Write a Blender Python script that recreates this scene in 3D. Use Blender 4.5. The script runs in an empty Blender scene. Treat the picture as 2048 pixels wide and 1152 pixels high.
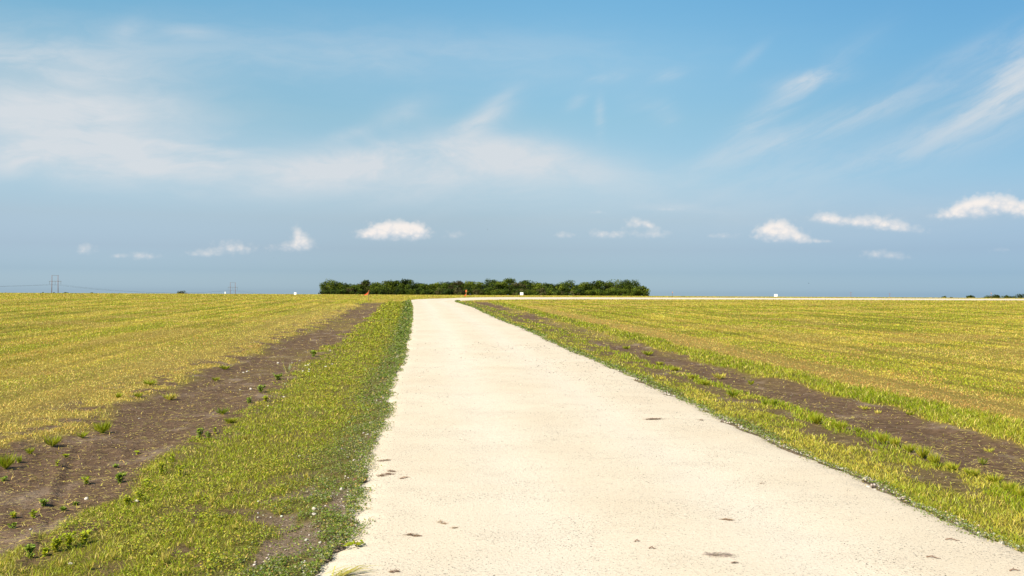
import bpy, math, random
import numpy as np
from mathutils import Vector, Matrix

random.seed(7)
rng = np.random.default_rng(11)
scene = bpy.context.scene
R = math.radians
PI = math.pi

# ------------------------------------------------------------------ camera
FP = 2000.0                       # focal length in pixels of the 2048 wide photograph
EYE = 1.8
CAM_F = Vector((0, 1, 8 / FP)).normalized()
CAM_R = Vector((1, 0, 0.00527)); CAM_R = (CAM_R - CAM_R.dot(CAM_F) * CAM_F).normalized()
CAM_U = CAM_R.cross(CAM_F)
cam_data = bpy.data.cameras.new('camera')
cam_data.sensor_width = 36.0
cam_data.lens = 36.0 * FP / 2048.0
cam_data.clip_start = 0.1
cam_data.clip_end = 20000
cam = bpy.data.objects.new('camera', cam_data)
m3 = Matrix((CAM_R, CAM_U, -CAM_F)).transposed()
cam.matrix_world = Matrix.Translation((0, 0, EYE)) @ m3.to_4x4()
scene.collection.objects.link(cam)
scene.camera = cam

# ------------------------------------------------------------------ exposure
scene.view_settings.view_transform = 'Standard'
scene.view_settings.look = 'None'
scene.view_settings.exposure = 0.95
scene.view_settings.gamma = 1.0
scene.view_settings.use_curve_mapping = False
scene.render.engine = 'CYCLES'
scene.cycles.max_bounces = 5
scene.cycles.diffuse_bounces = 3
scene.cycles.transmission_bounces = 3
scene.cycles.transparent_max_bounces = 4

# ------------------------------------------------------------------ sun
SUN_EL = R(43)
SUN_AZ = R(-140)                  # compass angle of the sun from +Y, clockwise: left and a little behind
sun_vec = Vector((math.sin(SUN_AZ) * math.cos(SUN_EL), math.cos(SUN_AZ) * math.cos(SUN_EL), math.sin(SUN_EL)))
sd = bpy.data.lights.new('sun', 'SUN')
sd.energy = 4.0
sd.angle = R(0.6)
sd.color = (1.0, 0.91, 0.78)
sun = bpy.data.objects.new('sun', sd)
sun.rotation_euler = sun_vec.to_track_quat('Z', 'Y').to_euler()
scene.collection.objects.link(sun)

# ------------------------------------------------------------------ sky
def ray_dir(px, py):
    return (CAM_F * FP + CAM_R * (px - 1024) - CAM_U * (py - 576)).normalized()

def sky_uv(px, py):
    d = ray_dir(px, py)
    return math.atan2(d.x, d.y) * 2000.0, math.asin(d.z) * 2000.0

world = bpy.data.worlds.new('World')
scene.world = world
world.use_nodes = True
WT = world.node_tree
WT.nodes.clear()

class NG:
    """small helper to write node maths"""
    def __init__(self, tree):
        self.t = tree
    def node(self, kind, **kw):
        n = self.t.nodes.new(kind)
        for k, v in kw.items():
            setattr(n, k, v)
        return n
    def put(self, sock, v):
        if isinstance(v, bpy.types.NodeSocket):
            self.t.links.new(v, sock)
        elif v is not None:
            sock.default_value = v
    def math(self, op, a, b=None, c=None, clamp=False):
        n = self.node('ShaderNodeMath', operation=op, use_clamp=clamp)
        self.put(n.inputs[0], a); self.put(n.inputs[1], b)
        if c is not None: self.put(n.inputs[2], c)
        return n.outputs[0]
    def vmath(self, op, a, b=None):
        n = self.node('ShaderNodeVectorMath', operation=op)
        self.put(n.inputs[0], a)
        if b is not None: self.put(n.inputs[1], b)
        return n.outputs['Value'] if op in ('DOT_PRODUCT', 'LENGTH') else n.outputs[0]
    def comb(self, x, y, z=0.0):
        n = self.node('ShaderNodeCombineXYZ')
        self.put(n.inputs[0], x); self.put(n.inputs[1], y); self.put(n.inputs[2], z)
        return n.outputs[0]
    def noise(self, vec, scale, detail=4, rough=0.55, dist=0.0, out=0):
        n = self.node('ShaderNodeTexNoise')
        self.put(n.inputs['Vector'], vec)
        n.inputs['Scale'].default_value = scale
        n.inputs['Detail'].default_value = detail
        n.inputs['Roughness'].default_value = rough
        n.inputs['Distortion'].default_value = dist
        return n.outputs[out]
    def smooth(self, v, a, b, lo=0.0, hi=1.0):
        n = self.node('ShaderNodeMapRange', interpolation_type='SMOOTHSTEP')
        self.put(n.inputs[0], v)
        n.inputs[1].default_value = a; n.inputs[2].default_value = b
        n.inputs[3].default_value = lo; n.inputs[4].default_value = hi
        return n.outputs[0]
    def mix(self, f, a, b, blend='MIX'):
        n = self.node('ShaderNodeMix', data_type='RGBA', blend_type=blend)
        self.put(n.inputs[0], f)
        self.put(n.inputs[6], a if isinstance(a, bpy.types.NodeSocket) else tuple(a) + (1,))
        self.put(n.inputs[7], b if isinstance(b, bpy.types.NodeSocket) else tuple(b) + (1,))
        return n.outputs[2]
    def ramp(self, f, stops, interp='LINEAR'):
        n = self.node('ShaderNodeValToRGB')
        n.color_ramp.interpolation = interp
        e = n.color_ramp.elements
        while len(e) < len(stops): e.new(0.5)
        for i, (p, c) in enumerate(stops):
            e[i].position = p; e[i].color = tuple(c) + (1,)
        self.put(n.inputs[0], f)
        return n.outputs[0]

W = NG(WT)
sky = W.node('ShaderNodeTexSky', sky_type='NISHITA')
sky.sun_disc = False
sky.sun_elevation = SUN_EL
sky.sun_rotation = SUN_AZ
sky.altitude = 200
sky.air_density = 1.0
sky.dust_density = 1.0
sky.ozone_density = 1.5
tc = W.node('ShaderNodeTexCoord')
sep = W.node('ShaderNodeSeparateXYZ')
WT.links.new(tc.outputs['Generated'], sep.inputs[0])
SX, SY, SZ = sep.outputs
U = W.math('MULTIPLY', W.math('ARCTAN2', SX, SY), 2000.0)
V = W.math('MULTIPLY', W.math('ARCSINE', SZ), 2000.0)
UV1 = W.comb(U, V, 1.0)
# air near the horizon is greyer and duller than a clean sky
SKY_TINT = [(0.01, (0.67, 0.905, 1.298)), (0.056, (0.515, 0.694, 1.029)), (0.12, (0.526, 0.617, 0.843)), (0.204, (0.632, 0.666, 0.767)), (0.317, (0.728, 0.812, 0.827)), (0.485, (0.772, 0.934, 0.877)), (0.654, (0.742, 1.053, 1.008)), (0.806, (0.711, 1.111, 1.093))]
elev = W.math('DIVIDE', V, 700.0, clamp=True)
tint = W.ramp(elev, SKY_TINT)
skycol = W.mix(1.0, sky.outputs[0], tint, 'MULTIPLY')
# even out the brightening towards the side away from the sun
side_f = W.smooth(U, -1000.0, 1000.0)
low = W.smooth(V, 420.0, 60.0)
even = W.mix(low, W.mix(W.smooth(U, -1000.0, 0.0), (1.047, 1.053, 1.029), W.mix(W.smooth(U, 0.0, 1000.0), (1.0, 1.0, 1.0), (0.686, 0.782, 0.871))), W.mix(W.smooth(U, -1000.0, 0.0), (1.211, 1.22, 1.251), W.mix(W.smooth(U, 0.0, 1000.0), (1.0, 1.0, 1.0), (0.793, 0.856, 0.931))))
skycol = W.mix(1.0, skycol, even, 'MULTIPLY')

def blob(px, py, a, b, rot, flat=False):
    u, v = sky_uv(px, py)
    sc = math.cos(u / 2000.0) ** 2
    a = a * sc; b = b * (0.5 + 0.5 * sc)
    c, s = math.cos(R(rot)), math.sin(R(rot))
    A = (c / a, s / a, -(u * c + v * s) / a)
    B = (-s / b, c / b, (u * s - v * c) / b)
    p = W.vmath('DOT_PRODUCT', UV1, A)
    q = W.vmath('DOT_PRODUCT', UV1, B)
    q0 = q
    if flat:
        q = W.math('MAXIMUM', q, W.math('MULTIPLY', q, -1.5))
    r2 = W.math('MULTIPLY_ADD', p, p, W.math('MULTIPLY', q, q))
    e = W.math('EXPONENT', W.math('MULTIPLY', r2, -1.0))
    return (e, q0) if flat else e

def rot_uv(rot, su, sv, warp=None):
    c, s = math.cos(R(rot)), math.sin(R(rot))
    x = W.vmath('DOT_PRODUCT', UV1, (c * su, s * su, 0.0))
    y = W.vmath('DOT_PRODUCT', UV1, (-s * sv, c * sv, 0.0))
    return W.comb(x, y, rot * 0.1)

warp = W.noise(W.comb(W.math('MULTIPLY', U, 0.004), W.math('MULTIPLY', V, 0.009), 3.3), 1.0, 3, 0.5, 0.0, 1)
def warped(vec, amt):
    return W.vmath('ADD', vec, W.vmath('MULTIPLY', warp, (amt, amt, amt)))
fib_h = W.smooth(W.noise(warped(rot_uv(2, 0.0035, 0.016), 1.6), 1.0, 8, 0.60), 0.32, 0.70)
fib_r = W.smooth(W.noise(warped(rot_uv(25, 0.005, 0.026), 1.4), 1.0, 8, 0.60), 0.32, 0.68)
soft = W.smooth(W.noise(warped(W.comb(W.math('MULTIPLY', U, 0.0052), W.math('MULTIPLY', V, 0.009), 9.0), 1.2), 1.0, 7, 0.60), 0.28, 0.72)

CIRRUS_H = [(90, 245, 350, 80, 0, .52), (60, 120, 300, 60, 2, .44), (600, 350, 580, 52, -2, .44), (120, 325, 440, 40, -2, .36), (760, 115, 560, 60, 0, .24),
            (1150, 320, 240, 36, -12, .22), (1700, 420, 500, 50, 0, .12), (375, 62, 60, 13, 0, .16), (420, 303, 120, 9, -6, .26),
            (1350, 416, 75, 8, -3, .18), (250, 60, 40, 16, 30, .16)]
CIRRUS_R = [(1565, 208, 150, 24, 36, .40), (1625, 160, 75, 16, 6, .34), (1660, 248, 240, 24, 17, .40), (1955, 225, 210, 32, 24, .32),
            (2030, 150, 120, 56, 35, .52), (1760, 310, 380, 42, 10, .18), (985, 222, 60, 20, 42, .30), (930, 256, 50, 16, 25, .34),
            (1210, 158, 34, 9, 10, .34), (1333, 152, 34, 10, 15, .32), (1155, 200, 24, 12, 35, .26), (1200, 230, 10, 34, 0, .24), (1330, 230, 26, 24, 0, .18),
            (1285, 205, 40, 20, 0, .12), (1950, 100, 160, 20, 20, .14), (1500, 115, 40, 12, 40, .12)]
CIRRUS_S = [(690, 332, 175, 36, 6, .74), (870, 326, 140, 42, 0, .72), (1050, 318, 150, 42, -10, .58), (985, 230, 55, 30, 35, .26), (190, 210, 200, 60, 0, .34), (800, 225, 56, 22, 22, .30),
            (700, 268, 44, 14, 18, .30), (40, 230, 130, 40, 0, .30)]
def total(lst):
    acc = None
    for (x, y, a, b, r, s) in lst:
        e = blob(x, y, a, b, r)
        acc = W.math('MULTIPLY', e, s) if acc is None else W.math('MULTIPLY_ADD', e, s, acc)
    return acc
fh = W.math('MULTIPLY_ADD', fib_h, 0.90, 0.66)
fr = W.math('MULTIPLY_ADD', fib_r, 1.25, 0.25)
fs = W.math('MULTIPLY_ADD', soft, 1.15, 0.34)
cir = W.math('ADD', W.math('MULTIPLY', total(CIRRUS_H), fh), W.math('ADD', W.math('MULTIPLY', total(CIRRUS_R), fr), W.math('MULTIPLY', total(CIRRUS_S), fs)), None, True)
CIR_COL = (4.85, 5.25, 5.6)

# little cumulus over the horizon: (x, y, half width, half height, tilt, opacity)
CUM = [(770, 464, 36, 17, 0, 1.0), (805, 460, 34, 15, 0, 1.0), (832, 467, 20, 14, 0, .95), (745, 468, 26, 9, 0, .6),
       (598, 468, 10, 17, 14, .62), (610, 486, 20, 14, 0, .62), (575, 493, 30, 9, 0, .60), (172, 498, 17, 11, 0, .55), (235, 509, 12, 5, 0, .38),
       (287, 510, 26, 9, 0, .55), (470, 494, 36, 12, -6, .62), (408, 505, 34, 8, 0, .50), (910, 468, 20, 8, 0, .42),
       (1128, 468, 16, 7, 0, .46), (1210, 467, 34, 9, 0, .62), (1272, 444, 22, 10, 0, .60), (1300, 449, 16, 5, -15, .55), (1305, 467, 34, 8, 0, .52),
       (1445, 469, 27, 6, 0, .52), (1538, 466, 26, 15, 0, .95), (1560, 461, 24, 19, 0, 1.0), (1590, 474, 26, 11, 0, .82), (1635, 480, 26, 4, 0, .5),
       (1645, 434, 22, 10, 0, .72), (1668, 440, 20, 10, 0, .60), (1755, 443, 42, 13, -5, .80), (1800, 455, 44, 9, -6, .50), (1710, 445, 20, 8, 0, .52),
       (1930, 420, 30, 14, 0, .92), (1962, 414, 30, 20, 0, 1.0), (2008, 412, 26, 19, -10, 1.0), (2055, 420, 22, 17, 0, .95), (1895, 429, 30, 9, 0, .60),
       (1750, 506, 24, 10, 0, .48), (1795, 511, 22, 8, 0, .42), (2000, 497, 16, 6, 0, .36), (1340, 416, 40, 4, 0, .3), (1192, 421, 14, 4, 0, .3)]
wb = W.noise(W.comb(W.math('MULTIPLY', U, 0.03), W.math('MULTIPLY', V, 0.03), 4.0), 1.0, 3, 0.6, 0.0, 1)
cv3 = W.vmath('ADD', W.comb(W.math('MULTIPLY', U, 0.060), W.math('MULTIPLY', V, 0.075), 1.7), W.vmath('MULTIPLY', wb, (1.0, 1.0, 0.0)))
def billow(vec, sc):
    n = W.node('ShaderNodeTexVoronoi', feature='SMOOTH_F1', voronoi_dimensions='2D')
    W.put(n.inputs['Vector'], vec); n.inputs['Scale'].default_value = sc; n.inputs['Smoothness'].default_value = 0.35
    return n.outputs['Distance']
b1 = billow(cv3, 1.0); b2 = billow(cv3, 2.3)
bil = W.math('SUBTRACT', 0.62, W.math('MULTIPLY_ADD', b2, 0.45, b1))
soft_n = W.noise(cv3, 0.8, 5, 0.6)
bn = W.math('MULTIPLY_ADD', W.math('SUBTRACT', soft_n, 0.5), 0.9, bil)
cacc = None; oacc = None; tacc = None
for (x, y, a, b, r, s) in CUM:
    e, q = blob(x, y + 4, a * 1.26, b * 1.42, r, True)
    cacc = e if cacc is None else W.math('ADD', cacc, e)
    es = W.math('MULTIPLY', e, s)
    oacc = es if oacc is None else W.math('ADD', oacc, es)
    tacc = W.math('MULTIPLY', e, q) if tacc is None else W.math('MULTIPLY_ADD', e, q, tacc)
tt = W.math('DIVIDE', tacc, W.math('ADD', cacc, 0.02))
shape = W.smooth(W.math('MULTIPLY_ADD', bn, 0.55, cacc), 0.14, 0.68)
opac = W.smooth(W.math('MULTIPLY_ADD', bn, 0.18, oacc), 0.08, 1.20)
opac = W.math('MULTIPLY', opac, W.smooth(W.math('MULTIPLY_ADD', bn, 0.4, tt), -1.0, 0.35, 0.06, 1.0))
cum = W.math('MULTIPLY', shape, opac)
relief = W.math('MULTIPLY_ADD', bn, 0.8, W.math('MULTIPLY_ADD', tt, 0.85, 0.50), True)
cumcol = W.mix(relief, (4.7, 5.1, 5.6), (6.8, 6.4, 6.1))

c1 = W.mix(cir, skycol, CIR_COL)
c2 = W.mix(cum, c1, cumcol)
bg = W.node('ShaderNodeBackground')
WT.links.new(c2, bg.inputs[0])
bg.inputs[1].default_value = 0.0707
wo = W.node('ShaderNodeOutputWorld')
WT.links.new(bg.outputs[0], wo.inputs[0])

# ------------------------------------------------------------------ small tools
def tag(o, label=None, cat=None, group=None, kind=None):
    if label: o['label'] = label
    if cat: o['category'] = cat
    if group: o['group'] = group
    if kind: o['kind'] = kind
    return o

def link(o):
    scene.collection.objects.link(o)
    return o

def empty(name, loc, rz=0.0):
    e = bpy.data.objects.new(name, None)
    e.empty_display_size = 0.1
    e.location = loc
    e.rotation_euler = (0, 0, rz)
    return link(e)

def np_mesh(name, verts, faces, mat, parent=None, col=None, smooth=False, attrs=None):
    """faces: (n,k) int array, k 3 or 4; col: per vertex rgb"""
    verts = np.asarray(verts, np.float32); faces = np.asarray(faces, np.int32)
    me = bpy.data.meshes.new(name)
    nf, k = faces.shape
    me.vertices.add(len(verts)); me.vertices.foreach_set('co', verts.ravel())
    me.loops.add(nf * k); me.loops.foreach_set('vertex_index', faces.ravel())
    me.polygons.add(nf)
    me.polygons.foreach_set('loop_start', np.arange(0, nf * k, k, dtype=np.int32))
    me.polygons.foreach_set('loop_total', np.full(nf, k, np.int32))
    if smooth: me.polygons.foreach_set('use_smooth', np.ones(nf, bool))
    if col is not None:
        ca = me.color_attributes.new('Col', 'FLOAT_COLOR', 'POINT')
        rgba = np.ones((len(verts), 4), np.float32); rgba[:, :3] = col
        ca.data.foreach_set('color', rgba.ravel())
    for an, av in (attrs or {}).items():
        at = me.attributes.new(an, 'FLOAT', 'POINT')
        at.data.foreach_set('value', np.asarray(av, np.float32))
    me.update(calc_edges=True); me.validate()
    me.materials.append(mat)
    o = bpy.data.objects.new(name, me)
    if parent is not None: o.parent = parent
    return link(o)

class MB:
    def __init__(self): self.v = []; self.f = []
    def quad_box(self, x0, x1, y0, y1, z0, z1):
        b = len(self.v)
        self.v += [(x, y, z) for z in (z0, z1) for (x, y) in ((x0, y0), (x1, y0), (x1, y1), (x0, y1))]
        self.f += [tuple(b + i for i in q) for q in ((3, 2, 1, 0), (4, 5, 6, 7), (0, 1, 5, 4), (1, 2, 6, 5), (2, 3, 7, 6), (3, 0, 4, 7))]
        return self
    def tube(self, pts, rad, n=6):
        pts = [Vector(p) for p in pts]; b = len(self.v)
        rads = rad if isinstance(rad, (list, tuple)) else [rad] * len(pts)
        for i, p in enumerate(pts):
            t = (pts[min(i + 1, len(pts) - 1)] - pts[max(i - 1, 0)]).normalized()
            a = t.orthogonal().normalized() if i == 0 else (a - a.dot(t) * t).normalized()
            c = t.cross(a)
            for k in range(n):
                w = 2 * PI * k / n
                self.v.append(tuple(p + (a * math.cos(w) + c * math.sin(w)) * rads[i]))
        for i in range(len(pts) - 1):
            for k in range(n):
                self.f.append((b + i * n + k, b + i * n + (k + 1) % n, b + (i + 1) * n + (k + 1) % n, b + (i + 1) * n + k))
        self.f.append(tuple(b + k for k in reversed(range(n))))
        self.f.append(tuple(b + (len(pts) - 1) * n + k for k in range(n)))
        return self
    def build(self, name, mat, parent=None, smooth=False, bevel=0):
        me = bpy.data.meshes.new(name)
        me.from_pydata([tuple(v) for v in self.v], [], self.f)
        me.update(); me.materials.append(mat)
        if smooth:
            for p in me.polygons: p.use_smooth = True
        o = bpy.data.objects.new(name, me)
        if parent is not None: o.parent = parent
        if bevel:
            md = o.modifiers.new('bevel', 'BEVEL'); md.width = bevel; md.segments = 2
        return link(o)

# numpy value noise
def _hash(ix, iy, seed):
    h = (ix.astype(np.int64) * 374761393 + iy.astype(np.int64) * 668265263 + seed * 974711) & 0xffffffff
    h = ((h ^ (h >> 13)) * 1274126177) & 0xffffffff
    return ((h ^ (h >> 16)) & 0xffff) / 65535.0
def vnoise(x, y, seed=0):
    x = np.asarray(x, float); y = np.asarray(y, float)
    ix = np.floor(x); iy = np.floor(y); fx = x - ix; fy = y - iy
    fx = fx * fx * (3 - 2 * fx); fy = fy * fy * (3 - 2 * fy)
    a = _hash(ix, iy, seed); b = _hash(ix + 1, iy, seed); c = _hash(ix, iy + 1, seed); d = _hash(ix + 1, iy + 1, seed)
    return (a * (1 - fx) + b * fx) * (1 - fy) + (c * (1 - fx) + d * fx) * fy
def fbm(x, y, seed=0, oct=4):
    s = 0; amp = 0.5; tot = 0
    for i in range(oct):
        s = s + amp * vnoise(x * 2 ** i, y * 2 ** i, seed + i * 17); tot += amp; amp *= 0.5
    return s / tot
def sstep(a, b, x):
    t = np.clip((np.asarray(x, float) - a) / (b - a), 0, 1)
    return t * t * (3 - 2 * t)

# ------------------------------------------------------------------ terrain height
PY = np.array([-60, 0, 22, 32, 45, 57, 70, 85, 100, 115, 130, 160, 200, 230, 300, 400, 500, 700, 1000, 1500, 3000, 9000], float)
PZ = np.array([0, 0, .03, .13, .30, .42, .54, .68, .80, .89, .955, 1.03, 1.06, 1.02, .75, .2, -.4, -1.9, -4.2, -8.4, -22, -60], float)
def base_z(y):
    y = np.asarray(y, float)
    # smooth the broken profile a little
    return (np.interp(y - 4, PY, PZ) + 2 * np.interp(y, PY, PZ) + np.interp(y + 4, PY, PZ)) / 4

def px_ground(px, py, fz=base_z, dz=0.0):
    """world point where the sight line of a photograph pixel meets the ground"""
    d = ray_dir(px, py)
    lo, hi = 1.0, None
    t = 1.0; 
    while t < 400:
        y = t; z = EYE + d.z / d.y * y; x = d.x / d.y * y
        g = float(fz(y)) if fz is base_z else float(fz(x, y))
        if z <= g + dz: hi = t; break
        lo = t; t *= 1.03
    if hi is None: hi = lo = 240.0
    for _ in range(30):
        m = (lo + hi) / 2
        z = EYE + d.z / d.y * m; x = d.x / d.y * m
        g = float(fz(m)) if fz is base_z else float(fz(x, m))
        if z <= g + dz: hi = m
        else: lo = m
    return d.x / d.y * hi, hi

LEFT_PX = [(612, 1148), (662, 1092), (690, 1055), (692, 1010), (712, 975), (716, 940), (742, 880), (764, 830), (772, 770), (798, 725), (806, 690), (815, 655), (819, 630), (820, 612)]
RIGHT_PX = [(2048, 1105), (1960, 1070), (1840, 1015), (1760, 970), (1640, 925), (1540, 880), (1450, 840), (1400, 815), (1330, 783), (1240, 742), (1150, 705), (1100, 682), (1050, 658), (1000, 640), (950, 615.5)]
LEFT = [(1.1, -30.0), (-0.1, -8.0), (-1.05, 4.0)] + [px_ground(*p) for p in LEFT_PX]
LEFT += [(-9.9, 96), (-11.0, 106), (-11.2, 114), (-9.6, 122), (-5.5, 128.5), (1.0, 133), (12, 137.5), (30, 142.5), (60, 149), (100, 157), (160, 167), (260, 180)]
RIGHT = [(6.9, -30.0), (4.9, -8.0), (3.85, 4.0)] + [px_ground(*p) for p in RIGHT_PX]
RIGHT += [(-4.3, 88), (-5.3, 97), (-5.6, 104), (-4.8, 110), (-2.0, 116.5), (3.5, 122), (14, 127.5), (30, 132.5), (60, 139.5), (100, 147.5), (160, 158), (260, 171)]
def densify(poly, n=4):
    out = []
    P = [np.array(p, float) for p in poly]
    for i in range(len(P) - 1):
        p0 = P[max(i - 1, 0)]; p1 = P[i]; p2 = P[i + 1]; p3 = P[min(i + 2, len(P) - 1)]
        for k in range(n):
            t = k / n
            cr = 0.5 * ((2 * p1) + (p2 - p0) * t + (2 * p0 - 5 * p1 + 4 * p2 - p3) * t * t + (3 * p1 - p0 - 3 * p2 + p3) * t ** 3)
            lin = p1 * (1 - t) + p2 * t
            out.append(cr * 0.6 + lin * 0.4)
    out.append(P[-1])
    return np.array(out)
LP = densify(LEFT, 2); RP = densify(RIGHT, 2)
def poly_dist(x, y, P):
    best = np.full(x.shape, 1e9); 
    for i in range(len(P) - 1):
        ax, ay = P[i]; bx, by = P[i + 1]
        dx, dy = bx - ax, by - ay
        t = np.clip(((x - ax) * dx + (y - ay) * dy) / (dx * dx + dy * dy + 1e-12), 0, 1)
        d2 = (x - ax - t * dx) ** 2 + (y - ay - t * dy) ** 2
        best = np.minimum(best, d2)
    return np.sqrt(best)
ROADPOLY = np.vstack([LP, RP[::-1]])
def in_road(x, y):
    ins = np.zeros(x.shape, bool)
    n = len(ROADPOLY)
    for i in range(n):
        x0, y0 = ROADPOLY[i]; x1, y1 = ROADPOLY[(i + 1) % n]
        c = ((y0 > y) != (y1 > y))
        if y1 != y0:
            ins ^= c & (x < (x1 - x0) * (y - y0) / (y1 - y0) + x0)
    return ins
def road_coords(x, y):
    """s: metres from the nearest road edge (negative on the road), side: 0 left/outer, 1 right/inner"""
    dl = poly_dist(x, y, LP); dr = poly_dist(x, y, RP)
    s = np.minimum(dl, dr); side = (dr < dl).astype(int)
    s = np.where(in_road(x, y), -s, s)
    return s, side, dl, dr

def embank(x, y, dl, dr, ins):
    """the far stretch of road lies on a low bank that rises away from the viewer"""
    far = sstep(104, 124, y) * sstep(-10, -2, x)
    across = np.where(ins, dr / (dl + dr + 1e-6), np.where(dl < dr, 1.0, 0.0))
    z = 0.13 * across
    z = np.where(~ins & (dl < dr), 0.13 * np.exp(-dl / 14.0), z)
    z = np.where(~ins & (dl >= dr), 0.0, z)
    return z * far

RUT = np.array([px_ground(150, 880), px_ground(131, 912), px_ground(112, 965), px_ground(92, 1015), px_ground(76, 1060), px_ground(30, 1150)])
def rut(x, y):
    best = np.full(x.shape, 1e9); side = np.zeros(x.shape)
    for i in range(len(RUT) - 1):
        ax, ay = RUT[i]; dx, dy = RUT[i + 1] - RUT[i]
        t = np.clip(((x - ax) * dx + (y - ay) * dy) / (dx * dx + dy * dy), 0, 1)
        d = np.hypot(x - ax - t * dx, y - ay - t * dy)
        sd_ = np.sign((x - ax) * dy - (y - ay) * dx)
        side = np.where(d < best, sd_, side); best = np.minimum(best, d)
    d = best * side
    return (0.016 * np.exp(-((d - 0.04) / 0.05) ** 2) - 0.014 * np.exp(-((d + 0.05) / 0.05) ** 2)) * (0.5 + fbm(x * 3, y * 3, 6, 2))
def ground_z(x, y, full=False):
    x = np.atleast_1d(np.asarray(x, float)); y = np.atleast_1d(np.asarray(y, float))
    dl = poly_dist(x, y, LP); dr = poly_dist(x, y, RP); ins = in_road(x, y)
    z = base_z(y) + embank(x, y, dl, dr, ins)
    s = np.minimum(dl, dr)
    # the verge sits a little lower than the road and swells again in the field
    out = ~ins
    near = 1 - sstep(90, 115, y)
    z = z - np.where(out, 0.05 * sstep(0.0, 0.5, s) * near, 0)
    tr_l = (dl < dr) & out; tr_r = (dl >= dr) & out
    track = np.where(tr_l, sstep(2.1, 2.7, s) * (1 - sstep(3.6, 4.4, s)), 0) + np.where(tr_r, sstep(1.5, 1.9, s) * (1 - sstep(2.6, 3.1, s)), 0)
    z = z - 0.05 * track * near
    z = z + np.where(out, (fbm(x * 1.3, y * 1.3, 5) - 0.5) * 0.05 * (1 - sstep(60, 120, y)), 0)
    z = z + rut(x, y)
    z = z + np.where(out, track * (fbm(x * 5, y * 3.5, 8, 3) - 0.5) * 0.045 * (1 - sstep(20, 50, y)), 0)
    return z
def gz(x, y): return float(ground_z(x, y)[0])
def G(px, py):
    x, y = px_ground(px, py)
    for _ in range(4):                      # settle on the detailed ground
        z = gz(x, y)
        d = ray_dir(px, py)
        yy = (z - EYE) / (d.z / d.y)
        if not (0.7 * y < yy < 1.4 * y): break
        y = yy; x = d.x / d.y * y
    return Vector((x, y, gz(x, y)))
def road_top(x, y):
    a = np.array([x]); b = np.array([y]); dl = poly_dist(a, b, LP)[0]; dr = poly_dist(a, b, RP)[0]
    ins_ = bool(in_road(a, b)[0]); u = dl / (dl + dr)
    if not ins_: return gz(x, y) + 0.03
    z = float(base_z(y)) + 0.03 + 0.03 * (1 - (2 * u - 1) ** 2) - 0.012 * (math.exp(-((u - .30) / .07) ** 2) + math.exp(-((u - .68) / .07) ** 2))
    return z + float((fbm(a * 1.5, b * 1.5, 77)[0] - 0.5) * 0.02)
def GR(px, py):
    x, y = px_ground(px, py, base_z, 0.05)
    return Vector((x, y, road_top(x, y)))

# ------------------------------------------------------------------ zones of the ground
def zones(x, y):
    """returns dict of fields: dirt (0..1 bare), plus the offset coordinates"""
    s, side, dl, dr = road_coords(x, y)
    n1 = fbm(x * 0.9, y * 0.45, 21) - 0.5
    n2 = fbm(x * 3.1, y * 1.8, 22) - 0.5
    ss = s + n1 * 0.9 + n2 * 0.5
    fadeL = 1 - sstep(88, 104, y)
    fadeR = 1 - sstep(96, 108, y)
    L = side == 0
    dirtL = sstep(2.05, 2.4, ss) * (1 - sstep(3.7, 4.5, ss))
    spL = sstep(1.7, 2.2, ss) * (1 - sstep(4.3, 5.9, ss))          # sparse shoulder round the bare soil
    dirtR = sstep(1.50, 1.66, ss) * (1 - sstep(2.80, 3.12, ss))
    thinR = sstep(0.72, 0.9, ss) * (1 - sstep(1.05, 1.2, ss)) * sstep(0.40, 0.55, fbm(x * .5, y * .3, 31))
    dirt = np.where(L, dirtL * fadeL, np.maximum(dirtR, 0.7 * thinR) * fadeR)
    # far along the track the soil greens over in places
    dirt = dirt * (1 - np.where(L, 0.35, 0.50) * sstep(0.48, 0.64, fbm(x * 0.35, y * 0.16, 40)) * sstep(14, 30, y))
    sparse = np.where(L, spL * fadeL, 0)
    edgebare = np.where(L, (1 - sstep(1.0, 1.9, s)) * sstep(0.50, 0.57, 0.72 * fbm(x * 4.8, y * 3.0, 50) + 0.28 * fbm(x * 1.2, y * 0.9, 51)) * (1 - 0.75 * sstep(8.0, 11, y)) * (1 - sstep(20, 40, y)), 0)
    bright = np.where(L, 0, sstep(2.9, 3.15, ss) * (1 - sstep(3.9, 4.5, ss)) * fadeR)
    tan = np.where(L, sstep(3.9, 4.6, ss) * (1 - sstep(5.5, 9.5, ss)) * 0.85 * (1 - sstep(60, 100, y)),
                   sstep(4.1, 4.5, ss) * (1 - sstep(5.0, 6.4, ss)) * (1 - sstep(70, 100, y)))
    clover = np.where(L, 1 - sstep(0.20, 0.85, ss), 1 - sstep(0.06, 0.22, ss)) * np.where(L, fadeL, fadeR)
    verge = np.where(L, (1 - sstep(2.0, 2.5, ss)) * fadeL, (1 - sstep(1.5, 1.7, ss)) * fadeR)
    field = np.where(L, sstep(4.6, 6.2, ss), sstep(4.3, 5.2, ss))
    field = np.maximum(field, np.where(L, 1 - fadeL, 1 - fadeR))
    return dict(s=s, ss=ss, L=L, dirt=dirt, sparse=sparse, edgebare=edgebare, bright=bright, tan=tan, clover=clover, verge=verge, field=field)

def field_patch(x, y, s, L):
    # lengthwise mowing streaks plus patchiness
    st = fbm(s * 0.9, y * 0.03, 60, 4)
    xr = x * 0.80 + y * 0.60; yr = -x * 0.60 + y * 0.80
    st2 = fbm(yr * 0.30, xr * 0.045, 61, 4)
    streak = np.where(L, st, 0.4 * st + 0.6 * st2)
    pat = fbm(x * 0.45, y * 0.30, 62, 4)
    fine = fbm(x * 2.5, y * 1.6, 63, 3)
    return streak, pat, fine

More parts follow.
